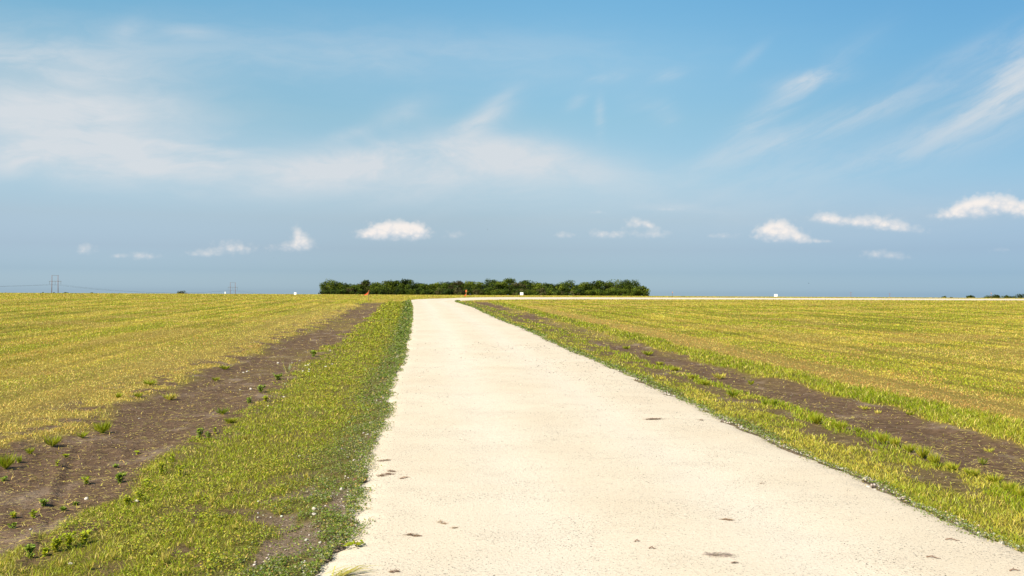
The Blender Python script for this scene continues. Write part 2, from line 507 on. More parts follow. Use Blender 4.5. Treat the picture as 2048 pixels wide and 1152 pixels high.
# ------------------------------------------------------------------ materials
def mat(name):
    m = bpy.data.materials.new(name); m.use_nodes = True
    t = m.node_tree; t.nodes.clear()
    g = NG(t); out = g.node('ShaderNodeOutputMaterial')
    return m, t, g, out
def principled(g, t, out, col, rough=0.8, bump=None, spec=0.3, metal=0.0):
    p = g.node('ShaderNodeBsdfPrincipled')
    g.put(p.inputs['Base Color'], col if isinstance(col, bpy.types.NodeSocket) else tuple(col) + (1,))
    g.put(p.inputs['Roughness'], rough)
    p.inputs['Specular IOR Level'].default_value = spec
    p.inputs['Metallic'].default_value = metal
    if bump is not None: t.links.new(bump, p.inputs['Normal'])
    t.links.new(p.outputs[0], out.inputs[0])
    return p
def simple(name, col, rough=0.7, var=0.15, scale=8.0, spec=0.3, bumpd=0.0):
    m, t, g, out = mat(name)
    co = g.node('ShaderNodeTexCoord').outputs['Object']
    n = g.noise(co, scale, 4)
    c = g.mix(n, tuple(v * (1 - var) for v in col), tuple(min(1, v * (1 + var)) for v in col))
    b = None
    if bumpd:
        bn_ = g.node('ShaderNodeBump'); bn_.inputs['Distance'].default_value = bumpd
        t.links.new(n, bn_.inputs['Height']); b = bn_.outputs[0]
    principled(g, t, out, c, rough, b, spec)
    return m
def leafy(name, trans=0.35, rough=0.6, spec=0.15):
    m, t, g, out = mat(name)
    a = g.node('ShaderNodeVertexColor'); a.layer_name = 'Col'
    p = g.node('ShaderNodeBsdfPrincipled')
    t.links.new(a.outputs[0], p.inputs['Base Color'])
    p.inputs['Roughness'].default_value = rough
    p.inputs['Specular IOR Level'].default_value = spec
    tr = g.node('ShaderNodeBsdfTranslucent')
    t.links.new(a.outputs[0], tr.inputs[0])
    mx = g.node('ShaderNodeMixShader'); mx.inputs[0].default_value = trans
    t.links.new(p.outputs[0], mx.inputs[1]); t.links.new(tr.outputs[0], mx.inputs[2])
    t.links.new(mx.outputs[0], out.inputs[0])
    return m
M = {}
M['grass'] = leafy('grass_blades', 0.30, 0.5, 0.25)
M['leaf'] = leafy('tree_leaves', 0.20, 0.9, 0.02)
M['straw'] = leafy('dry_straw', 0.15, 0.8, 0.1)
M['stone'] = simple('limestone', (0.53, 0.47, 0.39), 0.9, 0.12, 30, 0.1, 0.004)
M['bark'] = simple('bark', (0.14, 0.11, 0.085), 0.9, 0.3, 3, 0.1)
M['timber'] = simple('weathered_timber', (0.20, 0.10, 0.075), 0.85, 0.2, 2, 0.1)
M['steel'] = simple('dull_steel', (0.12, 0.12, 0.13), 0.6, 0.1, 3)
M['sign'] = simple('white_board', (0.88, 0.88, 0.88), 0.5, 0.03, 5)
M['stake'] = simple('pale_stake_wood', (0.45, 0.28, 0.09), 0.8, 0.2, 10)
M['stake_dark'] = simple('dark_stake_wood', (0.17, 0.10, 0.05), 0.8, 0.2, 10)
M['orange'] = simple('orange_ribbon', (0.62, 0.10, 0.03), 0.6, 0.1, 6)
M['pink'] = simple('faded_pink_ribbon', (0.80, 0.36, 0.30), 0.6, 0.1, 6)
M['bird'] = simple('dark_plumage', (0.02, 0.02, 0.022), 0.7, 0.2, 20)
M['twig'] = simple('dry_twig', (0.20, 0.12, 0.08), 0.9, 0.2, 30)

# ground sheet
m, t, g, out = mat('field_soil')
pos = g.node('ShaderNodeNewGeometry').outputs['Position']
def attr(name):
    a = g.node('ShaderNodeAttribute'); a.attribute_name = name
    return a.outputs['Fac']
ca = g.node('ShaderNodeVertexColor'); ca.layer_name = 'Col'
nz = g.noise(pos, 7.0, 6, 0.65)
nf = g.noise(pos, 45.0, 4, 0.6)
fine = g.noise(pos, 140.0, 3, 0.6)
soil = g.mix(g.smooth(nz, 0.3, 0.7), (0.088, 0.052, 0.027), (0.165, 0.102, 0.060))
soil = g.mix(g.smooth(g.noise(g.vmath('MULTIPLY', pos, (1.0, 0.55, 1.0)), 1.5, 5, 0.65), 0.52, 0.70), soil, (0.24, 0.17, 0.115))
soil = g.mix(g.smooth(nf, 0.56, 0.70, 0, 0.7), soil, (0.035, 0.022, 0.015))
vor = g.node('ShaderNodeTexVoronoi'); vor.inputs['Scale'].default_value = 26.0
t.links.new(pos, vor.inputs['Vector'])
crumb = g.smooth(vor.outputs['Distance'], 0.05, 0.14, 1, 0)
crumb = g.math('MULTIPLY', crumb, g.smooth(vor.outputs['Color'], 0.55, 0.75))
soil = g.mix(g.math('MULTIPLY', crumb, 0.7), soil, (0.32, 0.26, 0.20))
thatch = g.mix(g.smooth(nf, 0.35, 0.65, 0, 1), g.mix(1.0, ca.outputs[0], (0.62, 0.60, 0.55), 'MULTIPLY'), ca.outputs[0])
pale = g.mix(g.smooth(nf, 0.4, 0.6), (0.135, 0.092, 0.058), (0.27, 0.20, 0.14))
col = g.mix(attr('dirt'), thatch, soil)
col = g.mix(attr('pale'), col, pale)
bp = g.node('ShaderNodeBump'); bp.inputs['Distance'].default_value = 0.06; bp.inputs['Strength'].default_value = 1.0
t.links.new(g.math('ADD', g.math('MULTIPLY', nz, 1.0), g.math('MULTIPLY', nf, 0.35)), bp.inputs['Height'])
principled(g, t, out, col, 0.95, bp.outputs[0], 0.1)
M['ground'] = m

# limestone road base
m, t, g, out = mat('crushed_limestone')
pos = g.node('ShaderNodeNewGeometry').outputs['Position']
tr = attr('track')
big = g.noise(pos, 0.35, 5, 0.6)
mid = g.noise(pos, 2.2, 6, 0.65)
fn = g.noise(pos, 38.0, 5, 0.7)
c = g.mix(g.smooth(big, 0.35, 0.65), (0.605, 0.512, 0.388), (0.575, 0.475, 0.350))
c = g.mix(g.math('MULTIPLY', tr, g.smooth(mid, 0.2, 0.7, 0.35, 0.9)), c, (0.635, 0.55, 0.445))
c = g.mix(g.smooth(mid, 0.50, 0.68, 0, 0.30), c, (0.53, 0.44, 0.33))
c = g.mix(g.smooth(fn, 0.53, 0.66, 0, 0.60), c, (0.37, 0.315, 0.25))
c = g.mix(g.smooth(fn, 0.42, 0.30, 0, 0.5), c, (0.64, 0.60, 0.535))
spk = g.noise(g.vmath('MULTIPLY', pos, (1.0, 0.75, 1.0)), 75.0, 2, 0.5)
clus = g.smooth(g.noise(pos, 1.1, 3, 0.6), 0.38, 0.62, 0.0, 0.055)
sp2 = g.smooth(g.math('ADD', spk, clus), 0.672, 0.71)
fl = g.noise(g.vmath('MULTIPLY', pos, (1.0, 1.3, 1.0)), 21.0, 3, 0.6)
c = g.mix(g.smooth(g.math('ADD', fl, clus), 0.66, 0.73, 0, 0.45), c, (0.40, 0.31, 0.22))
c = g.mix(g.math('MULTIPLY', sp2, 0.85), c, (0.08, 0.07, 0.065))
bp = g.node('ShaderNodeBump'); bp.inputs['Distance'].default_value = 0.012; bp.inputs['Strength'].default_value = 0.7
t.links.new(g.math('ADD', fn, g.math('MULTIPLY', mid, 0.8)), bp.inputs['Height'])
principled(g, t, out, c, 0.95, bp.outputs[0], 0.1)
M['road'] = m

# ------------------------------------------------------------------ ground sheet
def polar_grid():
    fine_a = np.arange(-50, 50.01, 0.2)
    coarse = np.arange(54, 306.1, 4.0)
    ang = np.radians(np.concatenate([fine_a, coarse]))
    rr = [0.0, 1.0, 2.0]
    r = 2.5
    while r < 9000: rr.append(r); r *= 1.0125 if r < 300 else 1.06
    rr = np.array(rr)
    A, Rr = np.meshgrid(ang, rr)
    return A, Rr, len(ang), len(rr)
A_, R_, na, nr = polar_grid()
gx = (R_ * np.sin(A_)).ravel(); gy = (R_ * np.cos(A_)).ravel()
gzv = ground_z(gx, gy)
Z = zones(gx, gy)
ins = Z['s'] < 0
gzv = gzv - np.where(ins, 0.06 * sstep(0.05, 0.35, -Z['s']), 0)
streak, pat, fine_ = field_patch(gx, gy, Z['s'], Z['L'])
C_FIELD = np.array([0.40, 0.32, 0.040]); C_FGREEN = np.array([0.23, 0.22, 0.02]); C_TAN = np.array([0.40, 0.28, 0.075]); C_THATCH = np.array([0.22, 0.165, 0.036])
w = np.clip(sstep(0.44, 0.56, streak) * 0.8 + sstep(0.5, 0.66, pat) * 0.7, 0, 1)[:, None]
rowg = (0.80 + 0.30 * sstep(0.34, 0.50, fbm(Z['s'] * 1.9, gy * 0.035, 69, 3)))[:, None]
gcol = (C_FIELD * (1 - w) + C_FGREEN * w) * rowg
tw = np.clip(Z['tan'] + sstep(0.56, 0.72, 1 - pat) * 0.6, 0, 1)[:, None] * 0.7
gcol = gcol * (1 - tw) + C_TAN * tw
vw = np.clip(Z['verge'] + Z['bright'], 0, 1)[:, None]
gcol = gcol * (1 - vw) + np.array([0.16, 0.14, 0.035]) * vw
cw = np.clip(Z['clover'], 0, 1)[:, None] * 0.8
gcol = gcol * (1 - cw) + np.array([0.13, 0.105, 0.055]) * cw
nearw = (1 - sstep(18, 70, gy))[:, None] * 0.45
gcol = gcol * (1 - nearw) + C_THATCH * nearw
dirtv = np.clip(np.maximum(Z['dirt'] * 1.1, Z['sparse'] * sstep(0.50, 0.60, fbm(gx * 3.4, gy * 2.2, 64, 3))), 0, 1)
dirtv = np.maximum(dirtv, 0.8 * Z['edgebare'])
vbg = Z['verge'] * sstep(0.52, 0.62, fbm(gx * 2.2, gy * 1.3, 58, 3)) * np.where(Z['L'], 0.6 * sstep(1.4, 2.1, Z['s']), sstep(0.4, 0.8, Z['s']))
dirtv = np.maximum(dirtv, 0.75 * vbg)
pale = np.clip(Z['edgebare'] * 0.75 * (1 - sstep(0.3, 1.0, Z['s'])) + (1 - sstep(-0.05, 0.12, Z['s'])) * 0.8 * (Z['s'] > -0.5), 0, 1)
idx = np.arange(na * nr).reshape(nr, na)
nxt = np.roll(idx, -1, axis=1)
quads = np.stack([idx[:-1].ravel(), nxt[:-1].ravel(), nxt[1:].ravel(), idx[1:].ravel()], 1)
quads = quads[na:]                      # the innermost ring has its centre collapsed
tri_center = None
gverts = np.stack([gx, gy, gzv], 1)
ground = np_mesh('ground', gverts, np.vstack([quads[:, ::-1], ]), M['ground'], col=gcol, smooth=True, attrs={'dirt': dirtv, 'pale': pale})
tag(ground, kind='structure')

# ------------------------------------------------------------------ road sheet
def resample(P, step_near, cum_targets=None):
    seg = np.sqrt(((P[1:] - P[:-1]) ** 2).sum(1)); cl = np.concatenate([[0], np.cumsum(seg)])
    return cl
def build_road():
    nT = 1500
    cl, cr = resample(LP, 0), resample(RP, 0)
    # pair stations: equal knot parameter (both polylines have their own knots) through arc length fractions per stretch
    yl = LP[:, 1]; yr = RP[:, 1]
    ts = np.concatenate([np.linspace(-30, 2, 60), 2 + (np.linspace(0, 1, 1100) ** 1.8) * 84])      # straight stretch by Y
    Ls = np.stack([np.interp(ts, yl[:np.argmax(yl > 90)+1], LP[:np.argmax(yl > 90)+1, 0]), ts], 1)
    Rs = np.stack([np.interp(ts, yr[:np.argmax(yr > 90)+1], RP[:np.argmax(yr > 90)+1, 0]), ts], 1)
    def tail(P, y0):
        i = np.argmax(P[:, 1] > y0); Q = np.vstack([[np.interp(y0, P[i-1:i+1, 1], P[i-1:i+1, 0]), y0], P[i:]])
        c = resample(Q, 0); u = np.linspace(0, 1, 500) ** 1.5 * c[-1]
        return np.stack([np.interp(u, c, Q[:, 0]), np.interp(u, c, Q[:, 1])], 1)
    Ls = np.vstack([Ls, tail(LP, 86.2)]); Rs = np.vstack([Rs, tail(RP, 86.2)])
    # frayed edges
    def fray(E, sgn, seed):
        y = E[:, 1]; x = E[:, 0]
        k = np.clip(y / 30, 0.5, 2.0)
        o = (fbm(y * 1.1, x * 0.3, seed, 5) - 0.5) * 0.30 * np.clip(y / 14, .8, 2.4) + (fbm(y * 8, x * 0.0, seed + 3, 3) - 0.5) * 0.16
        o = np.where(y > 100, (fbm(x * 0.3, y * 0.3, seed, 4) - 0.5) * 0.9, o)
        E = E.copy()
        dy = np.gradient(E[:, 1]); dx = np.gradient(E[:, 0]); ln = np.sqrt(dx * dx + dy * dy) + 1e-9
        E[:, 0] += -dy / ln * o * sgn; E[:, 1] += dx / ln * o * sgn
        return E
    Ls = fray(Ls, 1, 71); Rs = fray(Rs, -1, 72)
    nc = 29
    u = np.linspace(0, 1, nc)
    X = Ls[:, :1] * (1 - u) + Rs[:, :1] * u; Y = Ls[:, 1:] * (1 - u) + Rs[:, 1:] * u
    x = X.ravel(); y = Y.ravel()
    z = ground_z(x, y)
    uu = np.tile(u, len(Ls))
    # slight crown and wheel tracks
    z = base_z(y) + embank(x, y, poly_dist(x, y, LP), poly_dist(x, y, RP), np.ones(x.shape, bool)) + 0.03
    z += 0.03 * (1 - (2 * uu - 1) ** 2) - 0.012 * (np.exp(-((uu - .30) / .07) ** 2) + np.exp(-((uu - .68) / .07) ** 2))
    z += (fbm(x * 1.5, y * 1.5, 77) - 0.5) * 0.02
    z -= np.where((uu == 0) | (uu == 1), 0.05, 0)
    track = np.exp(-((uu - .30) / .09) ** 2) + np.exp(-((uu - .66) / .09) ** 2)
    track *= 0.6 + 0.4 * fbm(x * .4, y * .08, 79)
    n = len(Ls); idx = np.arange(n * nc).reshape(n, nc)
    q = np.stack([idx[:-1, :-1].ravel(), idx[:-1, 1:].ravel(), idx[1:, 1:].ravel(), idx[1:, :-1].ravel()], 1)
    o = np_mesh('road', np.stack([x, y, z], 1), q, M['road'], smooth=True, attrs={'track': track})
    tag(o, kind='structure')
    return Ls, Rs
LE, RE = build_road()

# ------------------------------------------------------------------ grass
def sample_wedge(n, r0, r1, p, half):
    """radii with density per area ~ r^-p"""
    u = rng.random(n); k = 2 - p
    if abs(k) < 1e-6: r = r0 * (r1 / r0) ** u
    else: r = (r0 ** k + u * (r1 ** k - r0 ** k)) ** (1 / k)
    a = (rng.random(n) * 2 - 1) * R(half)
    return r * np.sin(a), r * np.cos(a), r

def blades(x, y, z, h, w, col, lean=0.5, bend=True, az=None, name='grass'):
    n = len(x)
    th = rng.random(n) * 2 * PI if az is None else az
    ca, sa = np.cos(th), np.sin(th)
    ln = lean * (0.3 + rng.random(n)) * h
    la = rng.random(n) * 2 * PI
    lx, ly = np.cos(la) * ln, np.sin(la) * ln
    base = np.stack([x, y, z - 0.005], 1)
    side = np.stack([ca * w / 2, sa * w / 2, np.zeros(n)], 1)
    up = np.stack([np.zeros(n), np.zeros(n), h], 1)
    le = np.stack([lx, ly, np.zeros(n)], 1)
    v0 = base - side; v1 = base + side
    v2 = base + side * 0.75 + up * 0.55 + le * 0.35; v3 = base - side * 0.75 + up * 0.55 + le * 0.35
    v4 = base + up * np.clip(1 - (ln / (h + 1e-6)) ** 2 * 0.25, .5, 1)[:, None] + le
    V = np.stack([v0, v1, v2, v3, v4], 1).reshape(-1, 3)
    i = np.arange(n)[:, None] * 5
    F = np.concatenate([i + np.array([[0, 1, 2]]), i + np.array([[0, 2, 3]]), i + np.array([[3, 2, 4]])], 0)
    C = np.repeat(col, 5, axis=0)
    return V, F, C

def leaflets(x, y, z, size, col, tilt=0.6):
    """flat diamond leaves with random tilt"""
    n = len(x)
    th = rng.random(n) * 2 * PI
    t1 = (rng.random(n) - 0.3) * tilt; t2 = (rng.random(n) - 0.5) * tilt * 1.5
    d = np.stack([np.cos(th) * np.cos(t1), np.sin(th) * np.cos(t1), np.sin(t1)], 1) * size[:, None]
    e = np.stack([-np.sin(th) * np.cos(t2), np.cos(th) * np.cos(t2), np.sin(t2)], 1) * size[:, None] * 0.38
    b = np.stack([x, y, z], 1)
    V = np.stack([b, b + d * .5 + e, b + d, b + d * .5 - e], 1).reshape(-1, 3)
    i = np.arange(n)[:, None] * 4
    F = np.concatenate([i + np.array([[0, 1, 2]]), i + np.array([[0, 2, 3]])], 0)
    return V, F, np.repeat(col, 4, axis=0)

def join(parts):
    V, F, C = [], [], []; b = 0
    for v, f, c in parts:
        V.append(v); F.append(f + b); C.append(c); b += len(v)
    return np.vstack(V), np.vstack(F), np.vstack(C)

def jitter(col, n, amt=0.12):
    k = 1 + (rng.random((n, 1)) - 0.5) * 2 * amt
    k2 = 1 + (rng.random((n, 3)) - 0.5) * amt
    return np.clip(col * k * k2, 0.004, 0.95)

def lerp(a, b, t): return a * (1 - t[:, None]) + b * t[:, None]

C = dict(field=np.array([0.58, 0.465, 0.060]), fgreen=np.array([0.36, 0.36, 0.022]), straw=np.array([0.66, 0.52, 0.13]), tan=np.array([0.60, 0.42, 0.10]),
         verge=np.array([0.30, 0.325, 0.014]), vyel=np.array([0.52, 0.44, 0.055]), bright=np.array([0.25, 0.29, 0.008]), clover=np.array([0.16, 0.21, 0.022]),
         sage=np.array([0.31, 0.33, 0.15]), rust=np.array([0.50, 0.28, 0.08]))

N = 1900000
x, y, r = sample_wedge(N, 2.2, 236.0, 2.25, 45)
s_, side_, dl_, dr_ = road_coords(x, y)
keep = s_ > -0.05 * (rng.random(N))
x, y, r = x[keep], y[keep], r[keep]
Z = zones(x, y); n = len(x)
streak, pat, fine_ = field_patch(x, y, Z['s'], Z['L'])
rnd = rng.random(n)
dens = 1.0 - 0.992 * sstep(0, .75, Z['dirt'])
dens *= 1 - Z['sparse'] * sstep(0.50, 0.60, fbm(x * 3.4, y * 2.2, 64, 3)) * 0.97
dens *= 1 - Z['edgebare'] * 0.93
dens *= 1 - 0.40 * Z['tan']
vb = Z['verge'] * sstep(0.52, 0.62, fbm(x * 2.2, y * 1.3, 58, 3)) * np.where(Z['L'], 0.6 * sstep(1.4, 2.1, Z['s']), sstep(0.4, 0.8, Z['s']))
dens *= 1 - 0.85 * vb
dens *= 0.70 + 0.45 * sstep(.28, .6, fine_)
dens *= 1 - 0.35 * (1 - sstep(0.32, 0.46, fbm(Z['s'] * 1.9, y * 0.035, 69, 3))) * (Z['field'] > 0.5)
thin_clump = sstep(0.35, 0.6, fbm(x * 6, y * 5, 90, 2))
dens *= np.where(Z['verge'] > 0.5, 0.55 + 0.45 * thin_clump, 1)
keep = rng.random(n) < dens
x, y, r = x[keep], y[keep], r[keep]
Z = {k: v[keep] for k, v in Z.items()}; streak, pat, fine_ = streak[keep], pat[keep], fine_[keep]
n = len(x); z = ground_z(x, y)
# colours of each blade
gw = np.clip(sstep(0.44, 0.56, streak) * 0.85 + sstep(0.50, 0.64, pat) * 0.75 + (rng.random(n) < 0.12) * 0.3, 0, 1)
col = lerp(np.tile(C['field'], (n, 1)), C['fgreen'], gw)
tw = np.clip(Z['tan'] * 0.9 + sstep(0.54, 0.70, 1 - pat) * 0.7 + 0.5 * sstep(0.54, 0.66, 1 - streak), 0, 1)
m_ = rng.random(n) < tw * 0.80 + 0.08
col[m_] = C['tan'] * 0.6 + C['straw'] * 0.4
m_ = (rng.random(n) < 0.07 + 0.35 * sstep(0.56, 0.70, fbm(x * 0.9, y * .5, 66)) + 0.60 * Z['tan'] * (~Z['L'])) & ((Z['field'] > 0.5) | (Z['tan'] > .4))
col[m_] = C['rust']
rowk = 0.77 + 0.37 * sstep(0.34, 0.50, fbm(Z['s'] * 1.9, y * 0.035, 69, 3)) * sstep(0.30, 0.5, pat * 0.5 + streak * 0.5)
col = col * np.where(Z['field'] > 0.5, rowk, 1.0)[:, None]
vg = Z['verge'] > rng.random(n)
vc = lerp(np.tile(C['verge'], (n, 1)), C['vyel'], np.clip(sstep(0.42, 0.66, fbm(x * 1.1, y * 0.7, 67)) * np.where(Z['L'], 0.35, 0.6) + np.where(Z['L'], 0, 0.15), 0, 1))
gp = sstep(0.46, 0.58, fbm(x * 1.7, y * 1.1, 73, 3)) * 0.8
vc = np.where((rng.random(n) < gp)[:, None] & Z['L'][:, None], C['bright'] * 1.15, vc)
col[vg] = vc[vg]
br = Z['bright'] > rng.random(n)
col[br] = lerp(np.tile(C['bright'], (n, 1)), C['fgreen'], sstep(0.35, 0.65, fbm(x * .9, y * .5, 68)))[br]
# strip of greener tufts between road verge and the right hand track
gs = (~Z['L']) & (fbm(x * 1.3, y * 0.8, 70) > 0.44) & (Z['ss'] > 1.10) & (Z['ss'] < 1.56) & (r < 110)
col[gs] = C['bright'] * 1.1
m_ = (rng.random(n) < np.where(Z['L'], 0.13, 0.12)) & (vg | br)
col[m_] = C['straw']
cv = Z['clover'] * 0.70 > rng.random(n)
ccm = (Z['clover'] > rng.random(n)) & ~cv
col_c = C['clover'] * 1.15
h = np.where(Z['field'] > 0.5, 0.034, 0.045) * (0.6 + 0.8 * rng.random(n)) * (0.85 + 0.3 * pat)
h = np.where(br, 0.085 * (0.5 + 0.8 * rng.random(n)), h)
h = np.where(gs, 0.085 * (0.4 + 0.9 * rng.random(n)), h)
h = np.where(vg & Z['L'], 0.038 * (0.4 + 1.1 * rng.random(n)), h)
h = h * (1 - 0.35 * Z['tan']) + 0.00022 * r
w = np.maximum(0.0045, 0.00060 * r) * (0.7 + 0.6 * rng.random(n))
col[ccm] = col_c
h = np.where(ccm, 0.03 * (0.5 + rng.random(n)), h)
col = jitter(col, n, 0.32) if False else np.clip(col * (1 + (rng.random((n, 1)) - .5) * 2 * np.where(r > 25, 0.12, 0.28)[:, None]) * (1 + (rng.random((n, 3)) - .5) * .25), .004, .95)
def emit(mask, name, label):
    V, F, Cc = blades(x[mask], y[mask], z[mask], h[mask], w[mask], col[mask], 1.1)
    o = np_mesh(name, V, F, M['grass'], col=Cc)
    tag(o, label, 'grass', kind='stuff')
isverge = (Z['verge'] > 0.5)
isbr = (Z['bright'] > 0.4) & ~isverge
emit(~isverge & ~isbr & Z['L'] & ~cv, 'field_grass', 'mown yellow green field grass left of the white road')
emit(~isverge & ~isbr & ~Z['L'] & ~cv, 'field_grass', 'mown yellow green field grass right of the white road')
emit(isbr & ~cv, 'uncut_grass', 'bright green uncut strip of grass beside the right hand soil track')
emit(isverge & Z['L'] & ~cv, 'verge_grass', 'green verge grass between the left soil track and the road')
emit(isverge & ~Z['L'] & ~cv, 'verge_grass', 'yellow green verge grass along the right edge of the road')

# clover and other small leaved ground cover along the road
def ground_cover():
    xs, ys = [], []
    for P, sg, k, smax in ((LP, -1, 620000, 2.7), (RP, 1, 90000, 0.45)):
        m_ = P[:, 1] < 120 if sg < 0 else P[:, 1] < 104
        Q = P[m_]
        u = rng.random(k); p = -0.45; yy = (3.4 ** p + u * (105 ** p - 3.4 ** p)) ** (1 / p)
        off = -0.25 + (smax + 0.25) * rng.random(k) ** 1.25
        ys.append(yy); xs.append(np.interp(yy, Q[:, 1], Q[:, 0]) + sg * off)
    x = np.concatenate(xs); y = np.concatenate(ys); N = len(x); r = np.hypot(x, y)
    Z = zones(x, y)
    p1 = fbm(x * 2.0, y * 1.4, 91, 3); cl = fbm(x * 7, y * 6, 92, 2)
    d = np.where(Z['L'], np.maximum(Z['clover'], 0.50 * Z['verge'] * sstep(0.44, 0.58, p1)), Z['clover'])
    d = d * (1 - 0.9 * Z['edgebare']) * (0.04 + 0.80 * sstep(0.38, 0.56, cl)) * (1 - Z['dirt'])
    d = np.where(Z['s'] < 0, sstep(-0.24, 0.02, Z['s']) * sstep(0.42, 0.55, fbm(x * 3, y * 2.2, 93, 3) + 0.35 * sstep(-0.15, 0.0, Z['s'])), d)
    keep = rng.random(N) < d
    x, y, r = x[keep], y[keep], r[keep]; Z = {k: v[keep] for k, v in Z.items()}; cl = cl[keep]
    n = len(x); hh = 0.09 * cl
    z = ground_z(x, y) + np.where(Z['s'] < 0.05, 0.03, 0) + hh * (0.15 + 0.85 * rng.random(n)) * np.where(Z['s'] < 0.05, 0.5, 1)
    t_ = sstep(0.25, 0.8, Z['s'])
    c = lerp(np.tile(C['clover'], (n, 1)), C['verge'] * 1.05, np.where(Z['L'], t_, 0.1) * 0.9)
    vv = (rng.random(n) < 0.35 * t_ * Z['L']); c[vv] = C['vyel'] * 0.8
    sg = rng.random(n) < np.where(Z['L'], 0.25 * (1 - t_), 0.25)
    c[sg] = C['sage'] * 0.85
    sg = rng.random(n) < 0.12 * (1 - 0.6 * sstep(12, 30, y))
    c[sg] = C['straw'] * 0.65
    size = np.maximum(0.015, 0.0014 * r) * (0.6 + 0.8 * rng.random(n))
    V, F, Cc = leaflets(x, y, z, size, jitter(c, n, 0.30), 1.1)
    o = np_mesh('ground_cover', V, F, M['grass'], col=Cc)
    tag(o, 'low dark green small leaved ground cover creeping along the road edges', 'ground cover', kind='stuff')
ground_cover()

# straw lying flat on the soil
def lying_straw():
    N = 170000
    x, y, r = sample_wedge(N, 3.5, 90.0, 2.1, 40)
    Z = zones(x, y)
    f = fbm(x * 1.5, y * 1.0, 95)
    d = np.clip(Z['dirt'] * np.where(Z['L'], 0.10, 0.60) * sstep(.35, .6, f) * 1.6 + Z['sparse'] * 0.45 + Z['tan'] * .3, 0, 1) * (Z['s'] > 0)
    keep = rng.random(N) < d
    x, y, r = x[keep], y[keep], r[keep]; n = len(x)
    z = ground_z(x, y) + 0.008 + 0.012 * rng.random(n)
    th = rng.random(n) * PI * 2; L = np.maximum(0.05, 0.004 * r) * (0.5 + rng.random(n)); w = np.maximum(0.003, 0.0006 * r)
    d_ = np.stack([np.cos(th), np.sin(th), (rng.random(n) - .5) * .25], 1) * L[:, None]
    e_ = np.stack([-np.sin(th), np.cos(th), np.zeros(n)], 1) * (w / 2)[:, None]
    b = np.stack([x, y, z], 1)
    V = np.stack([b - e_, b + e_, b + d_ + e_ * .4, b + d_ - e_ * .4], 1).reshape(-1, 3)
    F = np.arange(n)[:, None] * 4 + np.array([[0, 1, 2, 3]])
    o = np_mesh('straw', V, F, M['straw'], col=np.repeat(jitter(np.tile(C['straw'], (n, 1)), n, .25), 4, 0))
    tag(o, 'dry cut straw scattered over the bare brown soil tracks', 'straw', kind='stuff')
lying_straw()

# ------------------------------------------------------------------ gravel
ICO_V = []
ph = (1 + 5 ** .5) / 2
for a in (-1, 1):
    for b in (-ph, ph): ICO_V += [(0, a, b), (a, b, 0), (b, 0, a)]
ICO_V = np.array(ICO_V) / math.sqrt(1 + ph * ph)
def hull_faces(V):
    F = []
    n = len(V)
    for i in range(n):
        for j in range(i + 1, n):
            for k in range(j + 1, n):
                nn = np.cross(V[j] - V[i], V[k] - V[i]); d = (V - V[i]) @ nn
                if (d <= 1e-6).all(): F.append((i, j, k))
                elif (d >= -1e-6).all(): F.append((i, k, j))
    return np.array(F)
ICO_F = hull_faces(ICO_V)
def stones(x, y, z, size, col):
    n = len(x)
    k = 0.65 + 0.6 * rng.random((n, 12, 1))
    sc = np.stack([0.7 + 0.6 * rng.random(n), 0.7 + 0.6 * rng.random(n), 0.45 + 0.35 * rng.random(n)], 1)[:, None, :]
    th = rng.random(n) * 2 * PI; c, s = np.cos(th)[:, None], np.sin(th)[:, None]
    P = ICO_V[None] * k * sc * (size / 2)[:, None, None]
    X = P[..., 0] * c - P[..., 1] * s + x[:, None]; Y = P[..., 0] * s + P[..., 1] * c + y[:, None]; Zz = P[..., 2] + z[:, None]
    V = np.stack([X, Y, Zz], 2).reshape(-1, 3)
    F = (np.arange(n)[:, None, None] * 12 + ICO_F[None]).reshape(-1, 3)
    return V, F, np.repeat(col, 12, 0)
